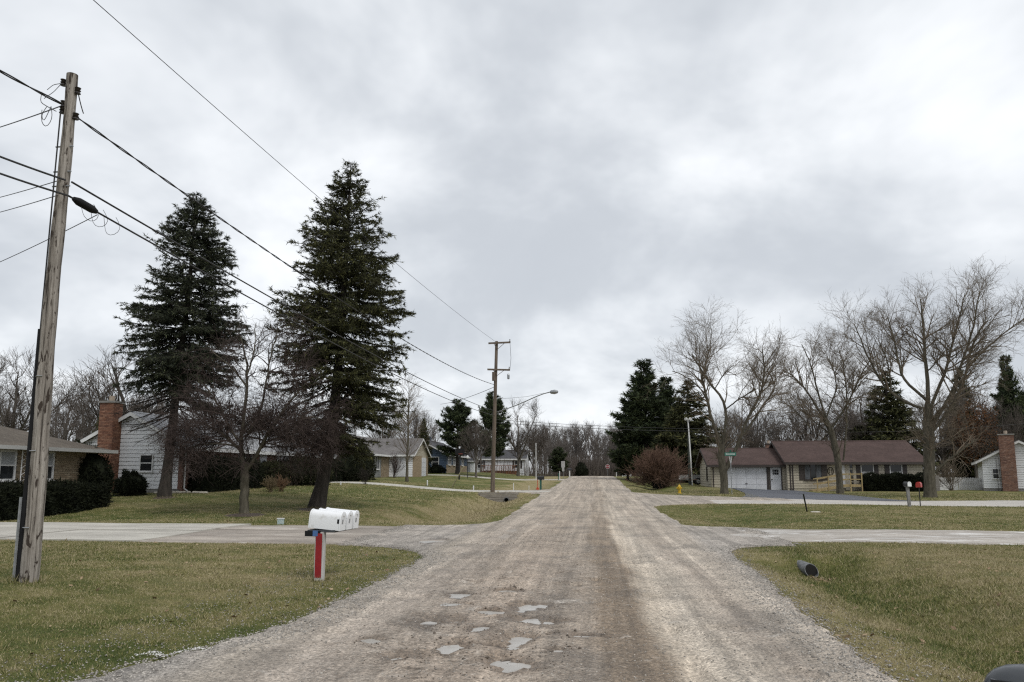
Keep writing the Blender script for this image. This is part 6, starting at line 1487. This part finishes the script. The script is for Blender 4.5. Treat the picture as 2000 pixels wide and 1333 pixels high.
gm, t, b = new_mat('loose_gravel'); ri = N(t, 'ShaderNodeNewGeometry').outputs['Random Per Island']
t.links.new(ramp(t, ri, [(0, (.13, .12, .108)), (.4, (.25, .232, .208)), (.8, (.34, .315, .28)), (1, (.46, .43, .385))]), b.inputs['Base Color']); b.inputs['Roughness'].default_value = .9
xs, ys_, ss = [], [], []
n = 16000; y = 4.5 + 13 * r_.random(n) ** 1.5; x = r_.uniform(-5, 3.2, n); xs.append(x); ys_.append(y); ss.append(r_.uniform(.004, .012, n))
n = 9000; y = 4.5 + 18 * r_.random(n) ** 1.2; x = xL(y) + r_.normal(.28, .17, n); xs.append(x); ys_.append(y); ss.append(r_.uniform(.006, .016, n))
n = 9000; y = 4.5 + 18 * r_.random(n) ** 1.2; x = xR(y) + r_.normal(-.22, .19, n); xs.append(x); ys_.append(y); ss.append(r_.uniform(.006, .016, n))
x, y, s = np.concatenate(xs), np.concatenate(ys_), np.concatenate(ss); k = in_view(x, y); x, y, s = x[k], y[k], s[k]
on = (x > xL(y)) & (x < xR(y)); z = np.where(on, road_z(x, y), g(x, y) + .01)
o = mobj('gravel', me_of('gravel', pebbles(x, y, z, s, r_), False), gm); tag(o, 'loose grey gravel stones along the road edges', 'gravel', kind='stuff')
# mud clods, twigs and leaf crumbs
n = 2200; y = 4.6 + 17 * r_.random(n) ** 1.4; x = r_.normal(-1.4, 1.0, n); k = (x > -3.2) & (x < 2.3) & (fbm(x * .9, y * .55, 140, 3) > .18); x, y = x[k], y[k]
for (a_, c_, hw_, hl_, dp_) in POT:
    nq = 26; tq = r_.random(nq) * 6.283; rq = r_.normal(1.15, .22, nq); x = np.concatenate([x, a_ + hw_ * rq * np.cos(tq)]); y = np.concatenate([y, c_ + hl_ * rq * np.sin(tq)])
o = mobj('mud_clods', me_of('mud_clods', pebbles(x, y, road_z(x, y) + .004, r_.uniform(.003, .011, len(x)) * (1 + 1.0 * (r_.random(len(x)) > .93)), r_), False), simple('dark_mud', (.15, .12, .092), (.08, .063, .049), 8, .9)); tag(o, 'dark clods of mud scattered over the gravel road', 'mud', kind='stuff')
n = 2200; x, y = scatter(n, -14, 15, 5, 34, r_); k = in_view(x, y) & ~cover(x, y, 0); x, y = x[k], y[k]; n = len(x)
x2, y2 = r_.normal(4.08, .14, 60), r_.normal(14.4, .14, 60); x, y = np.concatenate([x, x2]), np.concatenate([y, y2]); n = len(x)
z = g(x, y) + .02; d1 = norm(np.stack([r_.normal(size=n), r_.normal(size=n), r_.normal(0, .35, n)], -1)); d2 = norm(np.cross(d1, r_.normal(0, .3, (n, 3)) + np.array([0, 0, 1.]))); s = r_.uniform(.02, .05, n)[:, None]; c0 = np.stack([x, y, z], -1)
V = np.stack([c0 - d1 * s, c0 + d2 * s * .55, c0 + d1 * s, c0 - d2 * s * .55], 1).reshape(-1, 3)
o = mobj('fallen_leaves', poly_mesh('fallen_leaves', V, np.arange(len(V)).reshape(-1, 4)), simple('dry_leaf', (.33, .25, .15), (.15, .085, .045), 3, .8)); tag(o, 'dry tan leaves scattered on the lawns and at the culvert', 'leaves', kind='stuff')
q0 = gpt(330, 1284); n = 170; tq = r_.random(n); x = q0[0] + (tq - .5) * .55 + r_.normal(0, .02, n); y = q0[1] + (tq - .5) * .22 + .09 * np.sin(tq * 9) + r_.normal(0, .03, n)
o = mobj('lime_spill', me_of('lime_spill', pebbles(x, y, np.where((x > xL(y)), road_z(x, y), g(x, y) + .02) + .003, r_.uniform(.004, .012, n), r_), False), simple('white_lime', (.66, .65, .62), None, 9, .9)); tag(o, 'streak of white lime crumbs on the grey gravel edge', 'lime', kind='stuff')
# dark soil rings under the trees on the left lawn
for px, py, rr, lab in ((480, 1007, .85, 'ring of dark mulch around the crabapple trunk'), (622, 996, 1.0, 'dark needle litter under the bent spruce'), (320, 973, .55, 'reddish mulch at the foot of the dark spruce')):
    x0, y0, z0 = gpt(px, py); a = np.linspace(0, 2 * math.pi, 28, endpoint=False); rad = rr * (1 + .25 * np.array([vnoise(np.array([k * .6]), np.array([px * 1.0]))[0] for k in range(28)]))
    V = [(x0, y0, g1(x0, y0) + .05)] + [(x0 + q * rd_ * math.cos(t_), y0 + q * rd_ * math.sin(t_), g1(x0 + q * rd_ * math.cos(t_), y0 + q * rd_ * math.sin(t_)) + (.045 if q < .9 else -.02)) for q in (.55, 1.0) for t_, rd_ in zip(a, rad)]
    Fs = [(0, 1 + k, 1 + (k + 1) % 28) for k in range(28)] + [(1 + k, 29 + k, 29 + (k + 1) % 28, 1 + (k + 1) % 28) for k in range(28)]
    me = bpy.data.meshes.new('mulch_bed'); me.from_pydata(V, [], Fs); tag(mobj('mulch_bed', me, simple('bark_mulch', (.075, .052, .036), (.03, .022, .017), 25, .95, .6)), lab, 'mulch', kind='structure')
